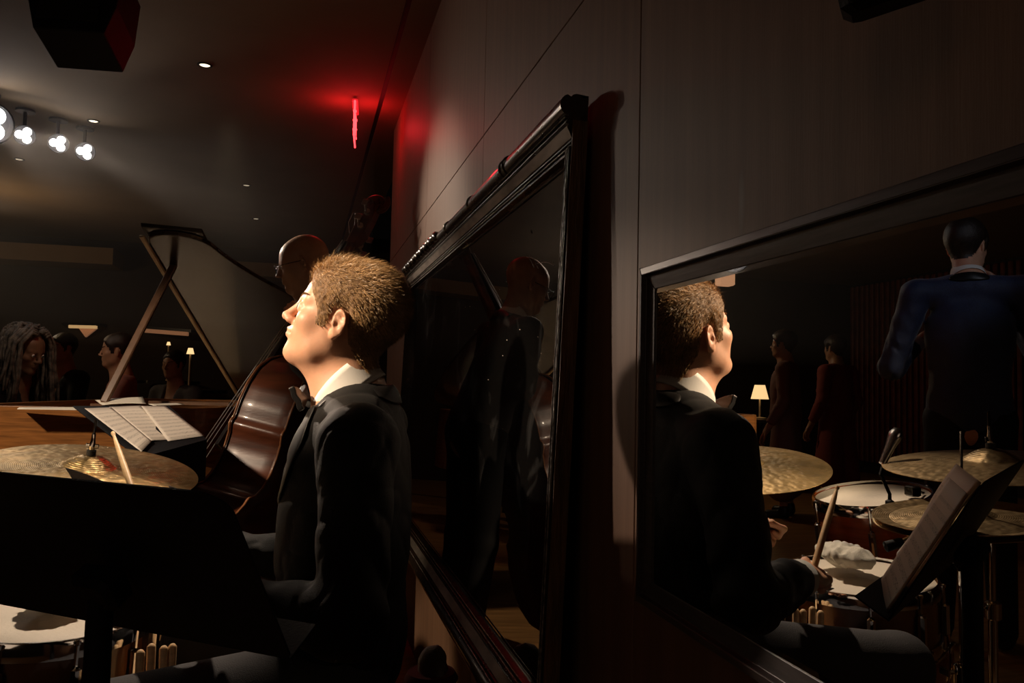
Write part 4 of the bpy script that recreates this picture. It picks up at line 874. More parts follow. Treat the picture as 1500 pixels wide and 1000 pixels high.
NUT = TB+1.22
mb = MB(); mb.add([bp(t, s_*w_, h_) for t, w_, h0, h1 in ((.66, .047, .105, .128), (NUT, .024, .012, .030)) for s_, h_ in ((-1, h0), (1, h0), (.7, h1), (-.7, h1))], [(3, 2, 1, 0), (4, 5, 6, 7)]+[(i, (i+1) % 4, 4+(i+1) % 4, 4+i) for i in range(4)]); obj('fingerboard', mb, 'ebony', bass, bevel=.004)
mb = MB(); mb.tube([bp(1.08, 0, -.02), bp(1.14, 0, .02), bp(1.25, 0, .012), bp(NUT, 0, -.006)], [.05, .034, .026, .023], 14); mb.box(bp(1.10, 0, -.05), (.05, .08, .14), np.array([BL, Lt, BN]).T, bev=.01); obj('neck', mb, 'bass_varnish', bass, smooth=60)
mb = MB(); mb.add([bp(t, s_, h_) for t, w_, h0, h1 in ((NUT-.01, .026, -.030, .012), (NUT+.07, .040, -.055, .004), (NUT+.17, .036, -.060, -.012), (NUT+.25, .024, -.062, -.030)) for s_, h_ in ((-w_, h0), (w_, h0), (w_, h1), (-w_, h1))], [(3, 2, 1, 0), (12, 13, 14, 15)]+[(k*4+i, k*4+(i+1) % 4, k*4+4+(i+1) % 4, k*4+4+i) for k in range(3) for i in range(4)])
pbx = obj('pegbox', mb, 'bass_varnish', bass, bevel=.004)
mb = MB(); sp = []
for k in range(60):
    a = k/59*2.6*2*PI*.5+PI*.5; r_ = .052*(1-k/59*.82); sp.append((a, r_))
cS = (NUT+.262, -.035)
mb.tube([bp(cS[0]+math.cos(-a*1.5+1.6)*r_, 0, cS[1]+math.sin(-a*1.5+1.6)*r_) for a, r_ in sp], [.016*(1-k/59*.5) for k in range(60)], 12, flat=1.5); mb.tube([bp(cS[0], -.045, cS[1]), bp(cS[0], .045, cS[1])], .017, 16); obj('scroll', mb, 'bass_varnish', bass, smooth=60)
for k in range(4):
    sgn = 1 if k % 2 else -1; t = NUT+.035+k*.045
    mb = MB(); mb.tube([bp(t, sgn*.02, -.02), bp(t, sgn*.105, -.03)], .005, 8); mb.box(bp(t, sgn*.115, -.032), (.034, .006, .03), np.array([BL, Lt, BN]).T, bev=.003); mb.lathe([(0, -.008), (.014, -.008), (.014, .008), (0, .008)], bp(t, sgn*.045, -.030), frame_z(Lt), 16); obj('tuning_machine', mb, 'string_steel', pbx, smooth=40)
for k in range(4):
    y = (k-1.5)*.030; mb = MB(); mb.tube([bp(NUT, (k-1.5)*.011, .033), bp(TB, y, .185-.004*abs(k-1.5)), bp(TB-.19, y*.6, .075)], .0019, 6); obj('string', mb, 'string_steel', bass)
mb = MB(); mb.tube([bp(NUT+.03, .0, .02), bp(NUT+.12, -.02, .028), bp(NUT+.19, -.01, .05)], .0012, 4); mb.tube([bp(NUT+.05, .01, .02), bp(NUT+.12, .0, .055), bp(NUT+.16, .03, .04)], .0012, 4); obj('string_ends', mb, 'string_steel', pbx)
mb = MB(); mb.add([bp(t, s_*w_, h_) for t, w_, h0, h1 in ((TB-.19, .045, .055, .072), (.05, .028, .030, .045)) for s_, h_ in ((-1, h0), (1, h0), (.6, h1), (-.6, h1))], [(3, 2, 1, 0), (4, 5, 6, 7)]+[(i, (i+1) % 4, 4+(i+1) % 4, 4+i) for i in range(4)]); obj('tailpiece', mb, 'ebony', bass, bevel=.004)
e0 = bp(0, 0, -.10); kf = e0[2]/BL[2]; mb = MB(); mb.tube([e0, e0-BL*kf*.99], [.008, .005], 8); obj('endpin', mb, 'steel', bass, smooth=60)

# ================================================================== DRUM KIT
def tripod(e, base, top, m='chrome', leg_r=.24, h=.30, rad=.012):
    mb = MB(); mb.tube([base+np.array([0, 0, .10]), base*np.array([1, 1, 0])+np.array([top[0]-base[0], top[1]-base[1], 0])*.0+np.array([0, 0, top[2]*.6])], rad, 12); obj('lower_tube', mb, m, e, smooth=60)
    mid = base*np.array([1, 1, 0])+np.array([0, 0, top[2]*.6]); mb = MB(); mb.tube([mid-np.array([0, 0, .03]), top], rad*.68, 10); obj('upper_tube', mb, m, e, smooth=60)
    mb = MB(); mb.lathe([(rad*1.1, -.03), (rad*1.7, -.025), (rad*1.7, .015), (rad*1.1, .02)], mid, None, 16); mb.tube([mid, mid+np.array([.035, .01, 0])], .005, 6); mb.box(mid+np.array([.04, .01, 0]), (.006, .03, .018), bev=.002); obj('clamp', mb, m, e, smooth=40)
    for k in range(3):
        a = k*2.094+.7; d_ = np.array([math.cos(a), math.sin(a), 0]); mb = MB(); mb.tube([base+np.array([0, 0, h]), base+d_*leg_r+np.array([0, 0, .012])], .008, 8, flat=.6); mb.tube([base+np.array([0, 0, .12]), base+d_*leg_r*.55+np.array([0, 0, h*.45])], .005, 6)
        lg = obj('leg', mb, m, e, smooth=40); mb = MB(); mb.lathe([(0, -.008), (.012, -.008), (.014, .006), (.009, .018), (0, .018)], base+d_*leg_r+np.array([0, 0, .010]), None, 10); obj('rubber_foot', mb, 'black_plastic', lg, smooth=40)
def cymbal(c, nml, r, m, label, stand_label, base=None, bell=.028, group='cymbals', post=.10, name='cymbal'):
    R_ = frame_z(nml, (1, 0, 0)); pr = [(0.006, bell), (.010, bell)]+[(.010+.058*k, bell*(1-k**1.7)) for k in np.linspace(.12, 1, 9)]
    pr += [(.068+(r-.068)*k, -.0012-.016*k**1.6) for k in np.linspace(0.02, 1, 16)]; up_ = pr; pr = up_+[(a, b2-.0016) for a, b2 in up_[::-1]]
    mb = MB(); mb.lathe(pr, c, R_, 96, close=True); o = obj(name, mb, m, smooth=60, org=c); o.data.materials[0] = M[m]; tag(o, label, 'cymbal', group)
    me = o.data
    if stand_label:
        base = np.array([c[0], c[1], 0]) if base is None else base
        e = empty('cymbal_stand', base, stand_label, 'stand', 'cymbal stands'); top = c-R_[:, 2]*.03; tripod(e, base, top)
        mb = MB(); mb.tube([top, c+R_[:, 2]*(bell+post)], .0036, 8); obj('rod', mb, 'black_gloss', e, smooth=60)
        mb = MB(); mb.lathe([(.012, bell+.001), (.012, bell+.014), (0, bell+.014)], c, R_, 14); obj('felt', mb, 'black_matte', e, smooth=40)
        mb = MB(); mb.lathe([(0, bell+.016), (.007, bell+.016), (.008, bell+.03), (.0055, bell+.045), (.0055, bell+.06), (0, bell+.062)], c, R_, 12); mb.box(c+R_[:, 2]*(bell+.026), (.034, .004, .012), R_, bev=.002); obj('wing_nut', mb, 'chrome', e, smooth=40)
    return o
def drum(c, nml, r, dep, shell, label, name='drum', lugs=8, group=None, cat='drum', ht=.012, badge=None):
    """c = centre of the batter head, nml points out of it"""
    R_ = frame_z(nml, (1, 0, 0)); e = empty(name, c, label, cat, group)
    mb = MB(); mb.lathe([(r, 0), (r, -dep), (r-.008, -dep), (r-.008, 0)], c, R_, 64, close=True); obj('shell', mb, shell, e, smooth=60)
    for z in (0, -dep):
        s_ = 1 if z == 0 else -1; mb = MB(); mb.lathe([(r+.002, z-s_*.020), (r+.006, z-s_*.020), (r+.006, z+s_*.002), (r+.001, z+s_*ht), (r-.003, z+s_*ht), (r+.001, z+s_*.001)], c, R_, 64, close=True); obj('hoop', mb, 'chrome', e, smooth=60)
        mb = MB(); mb.lathe([(0, z+s_*.001), (r*.5, z+s_*.001), (r-.004, z+s_*.001), (r, z-s_*.004)], c, R_, 64); o = obj('drum_skin', mb, 'drum_head', e, smooth=60, org=c+R_[:, 2]*z)
    for k in range(lugs):
        a = 2*PI*k/lugs+.2; d_ = R_@np.array([math.cos(a), math.sin(a), 0]); mb = MB()
        mb.box(c+d_*(r+.010)-R_[:, 2]*dep*.5, (.020, .018, min(.09, dep*.55)), np.array([d_, np.cross(R_[:, 2], d_), R_[:, 2]]).T, bev=.006); mb.tube([c+d_*(r+.009)+R_[:, 2]*.004, c+d_*(r+.009)-R_[:, 2]*(dep+.004)], .0032, 6); mb.box(c+d_*(r+.009)+R_[:, 2]*.008, (.009, .009, .010), R_, bev=.002); obj('lug', mb, 'chrome', e, smooth=30)
    return e, R_
# big gold ride in front of the piano
HP = HEAD
c1 = at(131, 681, 2.20); n1 = nrm(np.array([0, 0, 1.])+.20*nrm(np.append((cw(-.33, 1.58, 0)-cw(-1.17, 2.2, 0))[:2], 0)))
cymbal(c1, n1, .283, 'cymbal_gold', 'large hammered gold ride cymbal, brightest one, at the left behind the black stand', 'chrome stand under the large gold ride cymbal at the left')
# dark ride seen in the small mirror
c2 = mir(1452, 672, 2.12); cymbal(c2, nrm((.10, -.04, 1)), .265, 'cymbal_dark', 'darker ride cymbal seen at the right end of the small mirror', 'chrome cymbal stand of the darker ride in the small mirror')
# hi-hat
c3 = mir(1409, 760, 1.84)
e = empty('hi_hat_stand', c3*np.array([1, 1, 0]), 'chrome hi-hat stand with clutch and tall thin rod, seen in the small mirror', 'stand'); tripod(e, c3*np.array([1, 1, 0]), c3-np.array([0, 0, .03]))
mb = MB(); mb.tube([c3-np.array([0, 0, .1]), c3+np.array([0, 0, .20])], .0034, 8); obj('rod', mb, 'chrome', e, smooth=60)
mb = MB(); mb.lathe([(0, .034), (.010, .034), (.012, .05), (.008, .055), (.008, .075), (.0, .078)], c3, None, 14); mb.box(c3+np.array([.016, 0, .064]), (.03, .006, .014), bev=.002); mb.lathe([(0, .022), (.014, .022), (.014, .031), (0, .031)], c3, None, 14); obj('clutch', mb, 'chrome', e, smooth=40)
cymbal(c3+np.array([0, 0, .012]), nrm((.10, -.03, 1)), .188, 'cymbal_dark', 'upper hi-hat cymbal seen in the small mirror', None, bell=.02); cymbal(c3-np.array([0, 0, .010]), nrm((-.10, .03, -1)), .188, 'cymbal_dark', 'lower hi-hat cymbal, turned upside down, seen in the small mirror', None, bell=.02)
# snare
c4 = (cw(-.87, 1.54, .640)+0)
n4 = nrm(np.array([0, 0, 1.])+.07*nrm(np.append((cw(-.33, 1.4, 0)-cw(-.87, 1.55, 0))[:2], 0)))
drum(c4, n4, .180, .14, 'shell_brown', 'snare drum with beige head in front of the drummer\'s knees', 'snare_drum', 10)
e = empty('snare_stand', c4*np.array([1, 1, 0]), 'chrome tripod stand holding the snare drum', 'stand'); tripod(e, c4*np.array([1, 1, 0]), c4-np.array([0, 0, .155]))
# tom with worn head
c5 = mir(1277, 727, 2.42); n5 = nrm((.16, -.03, 1))
drum(c5, n5, .165, .20, 'shell_orange', 'orange-brown tom with a worn grey spot on its head, seen in the small mirror', 'tom_drum', 6)
# floor tom beside the snare (its rim shows under the black stand), and the red bass drum
cf = cw(-1.10, 1.62, 0)
c6 = cw(-1.36, 1.95, .255); ax6 = nrm(cw(-1, .35, 0)-cw(0, 0, 0))
drum(c6+ax6*.20, ax6, .255, .36, 'shell_red', 'dark red bass drum standing on the floor behind the snare', 'bass_drum', 8)
mb = MB(); mb.tube([c6+np.array([0, 0, .25]), c5-np.array([0, 0, .10])], .011, 10); tag(obj('tom_mount', mb, 'chrome', smooth=60), 'chrome post joining the orange tom to the red bass drum', 'drum mount')
# sticks in the hands and in the bag
def stick(butt, tip, label, group='drumsticks'):
    d_ = np.array(tip)-np.array(butt); L_ = np.linalg.norm(d_); R_ = frame_z(d_, (.3, .5, 0)); mb = MB()
    mb.lathe([(0, 0), (.0055, .001), (.0072, .006), (.0074, L_*.70), (.0058, L_*.88), (.0036, L_*.962), (.0036, L_*.968), (.0052, L_*.98), (.0050, L_*.992), (0, L_)], butt, R_, 16)
    return tag(obj('drumstick', mb, 'hickory', smooth=50, org=butt), label, 'drumstick', group)
HL = cw(-.575, 1.425, .705)           # drummer's left hand (holds the mirror-side stick)
HRt = cw(-.80, 1.80, .735)             # right hand, hidden behind the black stand
tipL = mir(1227, 712, 1.86); dl = nrm(tipL-HL); stick(HL-dl*.06, tipL, 'drumstick held upright in the left fist, seen in the small mirror')
tipR = at(165, 632, 2.02); dr = nrm(tipR-HRt); stick(HRt-dr*.11, tipR, 'drumstick lying across the gold ride cymbal')
bx = []
for k, (px, py, tilt) in enumerate(((206, 951, .02), (222, 942, .0), (240, 945, -.02), (253, 942, .04))):
    tp = at(px, py, 1.475+.01*k); bt = tp-np.array([tilt*.2, -.01, .36]); bx.append((tp, bt))
    mb = MB(); mb.lathe([(0, 0), (.004, .001), (.0078, .006), (.0078, .36*.7), (.004, .345), (0, .36)], tp, frame_z(bt-tp), 14)
    tag(obj('drumstick', mb, 'hickory', smooth=50, org=tp), ['leftmost of four stick butts poking out of the stick bag', 'second from left of four stick butts in the stick bag', 'third from left of four stick butts in the stick bag', 'rightmost of four stick butts in the stick bag'][k], 'drumstick', 'spare drumsticks in the bag')
cb = np.mean([b_ for a_, b_ in bx], 0)+np.array([0, 0, .10]); e = empty('stick_bag', cb-np.array([0, 0, .14]), 'black fabric stick bag hanging below the snare rim', 'bag')
mb = MB(); mb.box(cb, (.05, .13, .27), Rk@np.array(Matrix.Rotation(PI/2, 3, 'Z')), bev=.015); obj('pouch', mb, 'black_matte', e)
mb = MB(); mb.tube([cb+np.array([0, 0, .13]), (cb+c4)/2+np.array([0, 0, .14]), c4+nrm(np.append((cb-c4)[:2], 0))*.18], .005, 6); obj('hook_cord', mb, 'black_matte', e)
# crumpled towel on the snare's far edge
tw = mir(1240, 803, 2.02)
tw[2] = c4[2]+.05
twv, twf = sdf_mesh(lambda P: ell(P, tw, (.055, .085, .026))-.010*wob(P, 55, 3)-.006*wob(P, 120, 8), tw-.13, tw+.13, .004)
obj_t = obj('towel', (twv, twf), 'cloth_white', smooth=180); tag(obj_t, 'crumpled white towel lying on the far edge of the snare drum', 'towel')
# small microphones of the kit
m1 = mir(1303, 656, 2.25); e = empty('microphone', m1, 'silver microphone on a clip between the two ride cymbals, seen in the small mirror', 'microphone'); d_ = nrm((-.45, .0, .8)); mb = MB(); mb.lathe([(0, -.05), (.010, -.05), (.013, 0), (.018, .03), (.019, .045), (.012, .06), (0, .065)], m1, frame_z(d_), 20); obj('capsule', mb, 'steel', e, smooth=50)
rp = c5+nrm(np.append((m1-c5)[:2], 0))*.172; mb = MB(); mb.tube([m1-d_*.03, m1-d_*.06+np.array([0, 0, -.02]), rp+np.array([0, 0, .03]), rp+np.array([0, 0, -.02])], .005, 8); mb.box(rp, (.02, .02, .03), bev=.004); obj('rim_clamp', mb, 'black_plastic', e, smooth=40)
m2_ = mir(1338, 792, 1.80); e = empty('microphone', m2_, 'small snare microphone with silver gooseneck, seen in the small mirror', 'microphone'); mb = MB(); a_, b2 = mir(1310, 797, 1.8), mir(1366, 781, 1.8); mb.tube([a_, (a_+b2)/2+np.array([0, 0, .006]), b2], .0045, 8); obj('gooseneck', mb, 'chrome', e, smooth=60); mb = MB(); mb.lathe([(0, -.02), (.011, -.018), (.012, .02), (0, .024)], a_, frame_z(a_-b2), 14); obj('capsule', mb, 'black_plastic', e, smooth=50)
mb = MB(); mb.tube([b2, c3-np.array([0, 0, .12])], .005, 6); obj('arm', mb, 'black_plastic', e)
e = empty('head_clip', mir(1335, 719, 2.35), 'small black clip microphone on the tom rim, seen in the small mirror', 'microphone'); mb = MB(); mb.box(mir(1337, 719, 2.33), (.03, .04, .03), bev=.004); obj('capsule', mb, 'black_gloss', e); mb = MB(); mb.tube([mir(1341, 719, 2.33), mir(1354, 722, 2.36)], .004, 6); obj('clip', mb, 'chrome', e)
# drum throne
th = cw(-.20, 1.55, 0); e = empty('drum_throne', th, 'round black drum stool under the seated drummer', 'stool'); mb = MB(); mb.lathe([(0, .40), (.15, .40), (.165, .42), (.165, .455), (.14, .475), (0, .48)], th, None, 32); obj('seat', mb, 'leather', e, smooth=40); tripod(e, th, th+np.array([0, 0, .40]), rad=.016, leg_r=.2)

# ================================================================== FOREGROUND MUSIC STAND
sA, sT, sH, Wd = .40, 1.05, .255, .62
axx = cw(math.cos(sA), -math.sin(sA), 0)-cw(0, 0, 0); gg = cw(math.sin(sA), math.cos(sA), 0)-cw(0, 0, 0)
dv = (gg*math.cos(sT)-np.array([0, 0, math.sin(sT)]))*sH; tr_ = np.array([-.705, 1.162, .8590])+axx*.25-dv/2
def dp(a, b_, n_=0): return tr_-axx*Wd*(1-a)+dv*b_+np.cross(axx, dv)/np.linalg.norm(dv)*n_
nd = np.cross(axx, dv); sg = 1 if nd[2] > 0 else -1
e = empty('music_stand', dp(.5, .5)*np.array([1, 1, 0]), 'black music stand in the foreground, its blank back to the camera', 'music stand')
cr = .085; cn = []
for (ca, cb_, a0) in ((1-cr, cr*1.3, -90), (1-.02, .97, 0), (.02, .97, 90), (cr, cr*1.3, 180)):
    rr = cr if cb_ < .5 else .02
    for t in np.linspace(a0, a0+90, 8): cn.append((ca+rr*math.cos(math.radians(t)), cb_+rr*1.3*math.sin(math.radians(t))))
mb = MB(); nn_ = len(cn); mb.add([dp(a, b_, 0) for a, b_ in cn]+[dp(a, b_, -sg*.003) for a, b_ in cn], [tuple(range(nn_)), tuple(range(2*nn_-1, nn_-1, -1))]+[(i, nn_+i, nn_+(i+1) % nn_, (i+1) % nn_) for i in range(nn_)]); obj('desk', mb, 'black_plastic', e)
mb = MB(); mb.add([dp(a, 1.0, h_) for a in (0, 1) for h_ in (-sg*.003, sg*.055)]+[dp(a, .99, h_) for a in (0, 1) for h_ in (-sg*.003, sg*.055)], [(0, 1, 3, 2), (4, 6, 7, 5), (0, 4, 5, 1), (2, 3, 7, 6), (1, 5, 7, 3), (0, 2, 6, 4)]); obj('lip', mb, 'black_plastic', e)
pb = at(143, 960, 1.045); hb = dp((pb-dp(0, .6))@axx/Wd, .62, -sg*.012); mb = MB(); ft = np.array([pb[0], pb[1], 0])
hb = np.array([pb[0], pb[1], hb[2]]); mb.tube([hb, np.array([pb[0], pb[1], .55])], .0165, 16); obj('upper_pole', mb, 'black_plastic', e, smooth=60)
mb = MB(); mb.tube([np.array([pb[0], pb[1], .58]), np.array([pb[0], pb[1], .14])], .020, 16); obj('lower_pole', mb, 'black_plastic', e, smooth=60)
mb = MB(); mb.box(hb+np.array([0, 0, .0]), (.07, .05, .04), np.array([axx, nrm(dv), nrm(nd)]).T, bev=.008); obj('tilt_clamp', mb, 'black_plastic', e)
for k in range(3):
    t = k*2.094+.9; mb = MB(); mb.tube([ft+np.array([0, 0, .22]), ft+np.array([.27*math.cos(t), .27*math.sin(t), .012])], .011, 8); obj('leg', mb, 'black_plastic', e, smooth=60)
page('sheet_music', [dp(.75, .16, sg*.052), dp(.975, .10, sg*.006), dp(.975, .98, sg*.006), dp(.75, 1.0, sg*.052)], 'sheet_music', 'right-hand page on the foreground stand, seen from the side in the small mirror', 'sheet music', group='pages on the drummer\'s stand')
page('sheet_music', [dp(.40, .18, sg*.075), dp(.70, .10, sg*.012), dp(.70, .98, sg*.010), dp(.40, 1.0, sg*.075)], 'sheet_music', 'left-hand page on the foreground stand, lifting off the desk, in the small mirror', 'sheet music', group='pages on the drummer\'s stand', curl=.01)

# ================================================================== PEOPLE
# --- the drummer
DB = cw(-.305, 1.56, 0); DA = wang(183)
def dl_(p): return to_local(p, DB, DA)
hd_ = dl_(HEAD)
elb, hl, hr_ = dl_(cw(-.250, 1.295, .715)), dl_(HL), dl_(HRt)
def wrist(el, h, k=.075): d_ = nrm(h-el); return h-d_*k
wl_ = wrist(elb, hl); er_ = dl_(cw(-.40, 1.88, .67)); wr_ = wrist(er_, hr_)
J = dict(head=hd_, neck=(0,0,0), chest=(.005, 0, .89), sh_l=(-.035, .182, .992), sh_r=(-.02, -.175, 1.0), el_l=elb, el_r=er_, wr_l=wl_, wr_r=wr_,
         hip_l=(.02, .10, .545), hip_r=(.02, -.10, .545), kn_l=dl_(cw(-.73, 1.33, .515)), kn_r=dl_(cw(-.64, 1.70, .56)), an_l=dl_(cw(-.72, 1.36, .085)), an_r=dl_(cw(-.86, 1.80, .09)))
J['tie'] = dl_(at(443, 582, 1.545)); J['neck'] = (hd_[0]-.030, hd_[1]*.5, hd_[2]-.142)
sl_ = J['sh_l']; print('SH', proj(DB+np.array([0, 0, 0])), 'hd', hd_)
hands = [dict(dir=hl-wl_, back=to_local(DB+cw(.15, -.6, .8)-cw(0, 0, 0), DB, DA), thumb=to_local(DB+cw(-.3, .3, .9)-cw(0, 0, 0), DB, DA), curl=1.55, th=1.2), dict(dir=hr_-wr_, back=np.array([0, 0, 1.]), thumb=np.array([0, 1., 0]), curl=1.5, th=1.2)]
figure('person', DB, DA, J, 'fair-haired man in black dinner jacket and bow tie, seated drumming, looking up', 'skin_fair', res=.0030, head=(math.radians(1), math.radians(17), math.radians(-2)), jacket='suit_black', trousers='trouser_grey', hair='hair_blond', strands=24000, hands=hands, res_cloth=.0052, folds=.0042)
# --- the bassist
BB = cw(-.66, 3.15, 0); BA = wang(186)
def bl_(p): return to_local(p, BB, BA)
hb_ = bl_(at(442, 390, 3.15)); J = stand_pose(1.74, lean=.06); J['head'] = hb_; J['neck'] = (hb_[0]-.06, hb_[1], hb_[2]-.16); 
for s_ in 'lr': J['sh_'+s_] = (J['neck'][0]-.02, (.185 if s_ == 'l' else -.185), J['neck'][2]-.055)
J['chest'] = (J['neck'][0]-.03, 0, J['neck'][2]-.20)
J['el_l'] = (J['sh_l'][0]-.04, .27, 1.12); J['wr_l'] = bl_(bp(1.22, .06, -.03)); J['el_r'] = (J['sh_r'][0]+.02, -.28, 1.15); J['wr_r'] = bl_(bp(.98, -.16, .03))
figure('person', BB, BA, J, 'bald bassist with glasses in a dark grey jacket, looking down beside the bass neck', 'skin_tan', res=.0068, head=(math.radians(4), math.radians(-16), 0), jacket='suit_grey', trousers='suit_black', glasses=True, res_cloth=.009, tie=False, hands=[dict(dir=(.3, .0, .6), back=(0, 1, 0), thumb=(-1, 0, 1), curl=1.0), dict(dir=(.5, 0, -.8), back=(0, -1, .4), thumb=(0, 1, 0), curl=1.0)])
# --- the pianist with grey dreadlocks
PB = cw(-2.62, 4.02, 0); PA = wang(2)
hp_ = to_local(at(37, 516, 4.0), PB, PA); J = sit_pose(.46, .10); J['head'] = hp_; J['neck'] = (hp_[0]-.06, 0, hp_[2]-.15)
for s_ in 'lr': J['sh_'+s_] = (J['neck'][0]-.01, .17*(1 if s_ == 'l' else -1), J['neck'][2]-.06)
J['chest'] = (J['neck'][0]-.03, 0, J['neck'][2]-.2)
pr_ = figure('person', PB, PA, J, 'pianist with long grey dreadlocks in black, seated at the piano at the left', 'skin_brown', res=.006, head=(math.radians(-12), math.radians(-20), 0), jacket='suit_black', res_cloth=.011, lapels=False, tie=False, shirt=False)
HRm = rot_head(math.radians(-12), math.radians(-20)); mb = MB(); rr = np.random.RandomState(11)
mbc = MB(); 
for k in range(150):
    a = rr.uniform(-1.75, 1.75); el_ = rr.uniform(-.2, 1.35); st_ = np.array([-.018-.095*math.cos(a)*math.cos(el_)*(1 if abs(a) < 2.2 else .9), .078*math.sin(a)*math.cos(el_), .045+.09*math.sin(el_)])
    if k < 34: st_ = np.array([.055-.05*rr.rand(), .062*rr.uniform(-1, 1), 0]); st_[2] = .045+.088*math.sqrt(max(.05, 1-(st_[0]/.09)**2-(st_[1]/.085)**2))
    h0 = hp_+HRm@st_; od = HRm@nrm([st_[0]+.018 if k >= 34 else -.2, st_[1] if k >= 34 else (1 if st_[1] > 0 else -1), .0]); od[2] = 0; ln = rr.uniform(.20, .42)
    pts = [h0-od*.01, h0+od*.022+np.array([0, 0, .012]), h0+od*(.045 if k >= 34 else .075)+np.array([0, 0, -.04])]
    for q_ in range(1, 6): pts.append(pts[-1]+np.array([rr.randn()*.006, rr.randn()*.006, -ln/5.])+od*.006)
    mb.tube(pts, [.009, .0095, .009, .0085, .0085, .008, .0075, .005], 6)
hs = obj('dreadlocks', mb, 'hair_grey', pr_, smooth=180, local=True); hs['kind'] = 'stuff'
b_ = PB+np.array([0, 0, 0]); e = empty('piano_bench', b_, 'dark bench under the pianist at the left edge', 'bench'); mb = MB(); mb.box(b_+np.array([0, 0, .42]), (.40, .70, .08), Rk, bev=.02); obj('seat', mb, 'leather', e)
for sx in (-1, 1):
    for sy in (-1, 1): mb = MB(); mb.box(b_+Rk@np.array([sx*.16, sy*.30, .19]), (.04, .04, .38), Rk, bev=.004); obj('leg', mb, 'ebony', e)
# --- listeners behind the piano
def listener(px, py, Y, ang, label, top_m, skin, hair='hair_dark', girth=1.0, seat=.47, lean=.02):
    hpz = at(px, py, Y); base = np.array([hpz[0], hpz[1], 0]); J = sit_pose(seat, lean); dz = hpz[2]-J['head'][2]
    dz = max(-.20, min(.25, dz)); J = {k: tuple(np.array(v)+np.array([0, 0, dz if k in ('head', 'neck', 'chest', 'sh_l', 'sh_r', 'el_l', 'el_r', 'wr_l', 'wr_r') else 0])) for k, v in J.items()}
    r_ = figure('person', base, wang(ang), J, label, skin, res=.010, head=(.1, -.05, 0), jacket=top_m, res_cloth=.018, lapels=False, tie=False, shirt=False, cuffs=False, eyes=False, hair=hair, girth=girth, group='seated listeners behind the piano')
    e = empty('chair', base, 'dark chair under the '+label.split(' in ')[0]+' '+('' if True else ''), 'chair', 'chairs of the seated listeners')
    R2 = np.array(Matrix.Rotation(wang(ang), 3, 'Z')); mb = MB(); mb.box(base+R2@np.array([.05, 0, .44]), (.42, .42, .05), R2, bev=.01); obj('seat', mb, 'leather', e); mb = MB(); mb.box(base+R2@np.array([-.17, 0, .70]), (.04, .40, .40), R2, bev=.01); obj('backrest', mb, 'leather', e)
    for sx in (-1, 1):
        for sy in (-1, 1): mb = MB(); mb.box(base+R2@np.array([.05+sx*.18, sy*.18, .21]), (.03, .03, .42), R2); obj('leg', mb, 'ebony', e)
    return e
for a in ((186, 516, 5.3, 200, 'listener with rose shirt behind the prop stick', 'shirt_rose', 'skin_tan'), (103, 512, 6.2, 240, 'listener with dark top nearest the pianist', 'suit_black', 'skin_tan'), (262, 536, 6.6, 250, 'listener with dark jacket under the lid edge strip', 'suit_grey', 'skin_tan')):
    ch_ = listener(*a); ch_['label'] = {'rose': 'dark chair of the rose-shirted listener behind the piano', 'dark': 'dark chair of the listener in black near the pianist'}.get(a[4].split()[2], 'x') if 'lid' not in a[4] else 'dark chair of the listener under the piano lid edge'
# table, glowing lamps and bar lights beyond
def table_lamp(p, label, s=1.0, zt=.72):
    e = empty('table_lamp', (p[0], p[1], zt), label, 'lamp', 'small table lamps'); mb = MB(); mb.lathe([(0, zt), (.05*s, zt), (.05*s, zt+.012), (.010, zt+.02), (.008, p[2]-.03*s), (0, p[2]-.03*s)], (p[0], p[1], 0), None, 20); obj('base', mb, 'gold_plate', e, smooth=40)
    mb = MB(); mb.lathe([(.062*s, -.05*s), (.036*s, .05*s)], p, None, 24); obj('lamp_shade', mb, 'shade_glow', e, smooth=60, thick=.002)
    t = empty('round_table', (p[0], p[1], 0), 'small round table under the '+label, 'table', 'small round tables'); mb = MB(); mb.lathe([(0, zt-.03), (.34, zt-.03), (.34, zt), (0, zt)], (p[0], p[1], 0), None, 40); obj('tabletop', mb, 'ebony', t, smooth=40); mb = MB(); mb.lathe([(0, 0), (.2, 0), (.2, .015), (.03, .04), (.03, zt-.03)], (p[0], p[1], 0), None, 24); obj('pedestal', mb, 'ebony', t, smooth=40); return e
table_lamp(at(279, 514, 7.4), 'small glowing table lamp between the prop and lid edge', .55, zt=.98)
table_lamp(at(247, 503, 8.6), 'fainter table lamp left of the other lamp', .35, zt=1.05)
def glow_shelf(x0, y0, x1, y1, Y, h, m, label):
    a, b_ = at(x0, y0, Y), at(x1, y1, Y); e = empty('light_shelf', (a+b_)/2, label, 'light', 'glowing strips at the bar'); c = (a+b_)/2; L_ = np.linalg.norm(b_-a); R_ = np.array([nrm(b_-a), np.cross((0, 0, 1), nrm(b_-a)), (0, 0, 1)]).T
    mb = MB(); mb.box(c, (L_, .03, h), R_, bev=.004); obj('strip', mb, m, e); mb = MB(); mb.box(c+np.array([0, .07, h*.8]), (L_+.1, .16, .03), R_); obj('shelf', mb, 'ebony', e)
glow_shelf(101, 478, 142, 479, 8.58, .035, 'bar_glow', 'short yellow strip of light in the dark behind the pianist'); glow_shelf(212, 484, 276, 489, 8.76, .045, 'bar_faint', 'longer dim orange strip of light under the piano lid')
p = at(128, 487, 8.63); mb = MB(); mb.prism([(-.10, .05), (.10, .05), (-.02, -.05)], p, np.append(RH, 0), (0, 0, 1), np.append(FH, 0), .03); tag(obj('wall_sconce', mb, 'bar_faint'), 'dim pointed wall sconce below the yellow light strip', 'lamp')
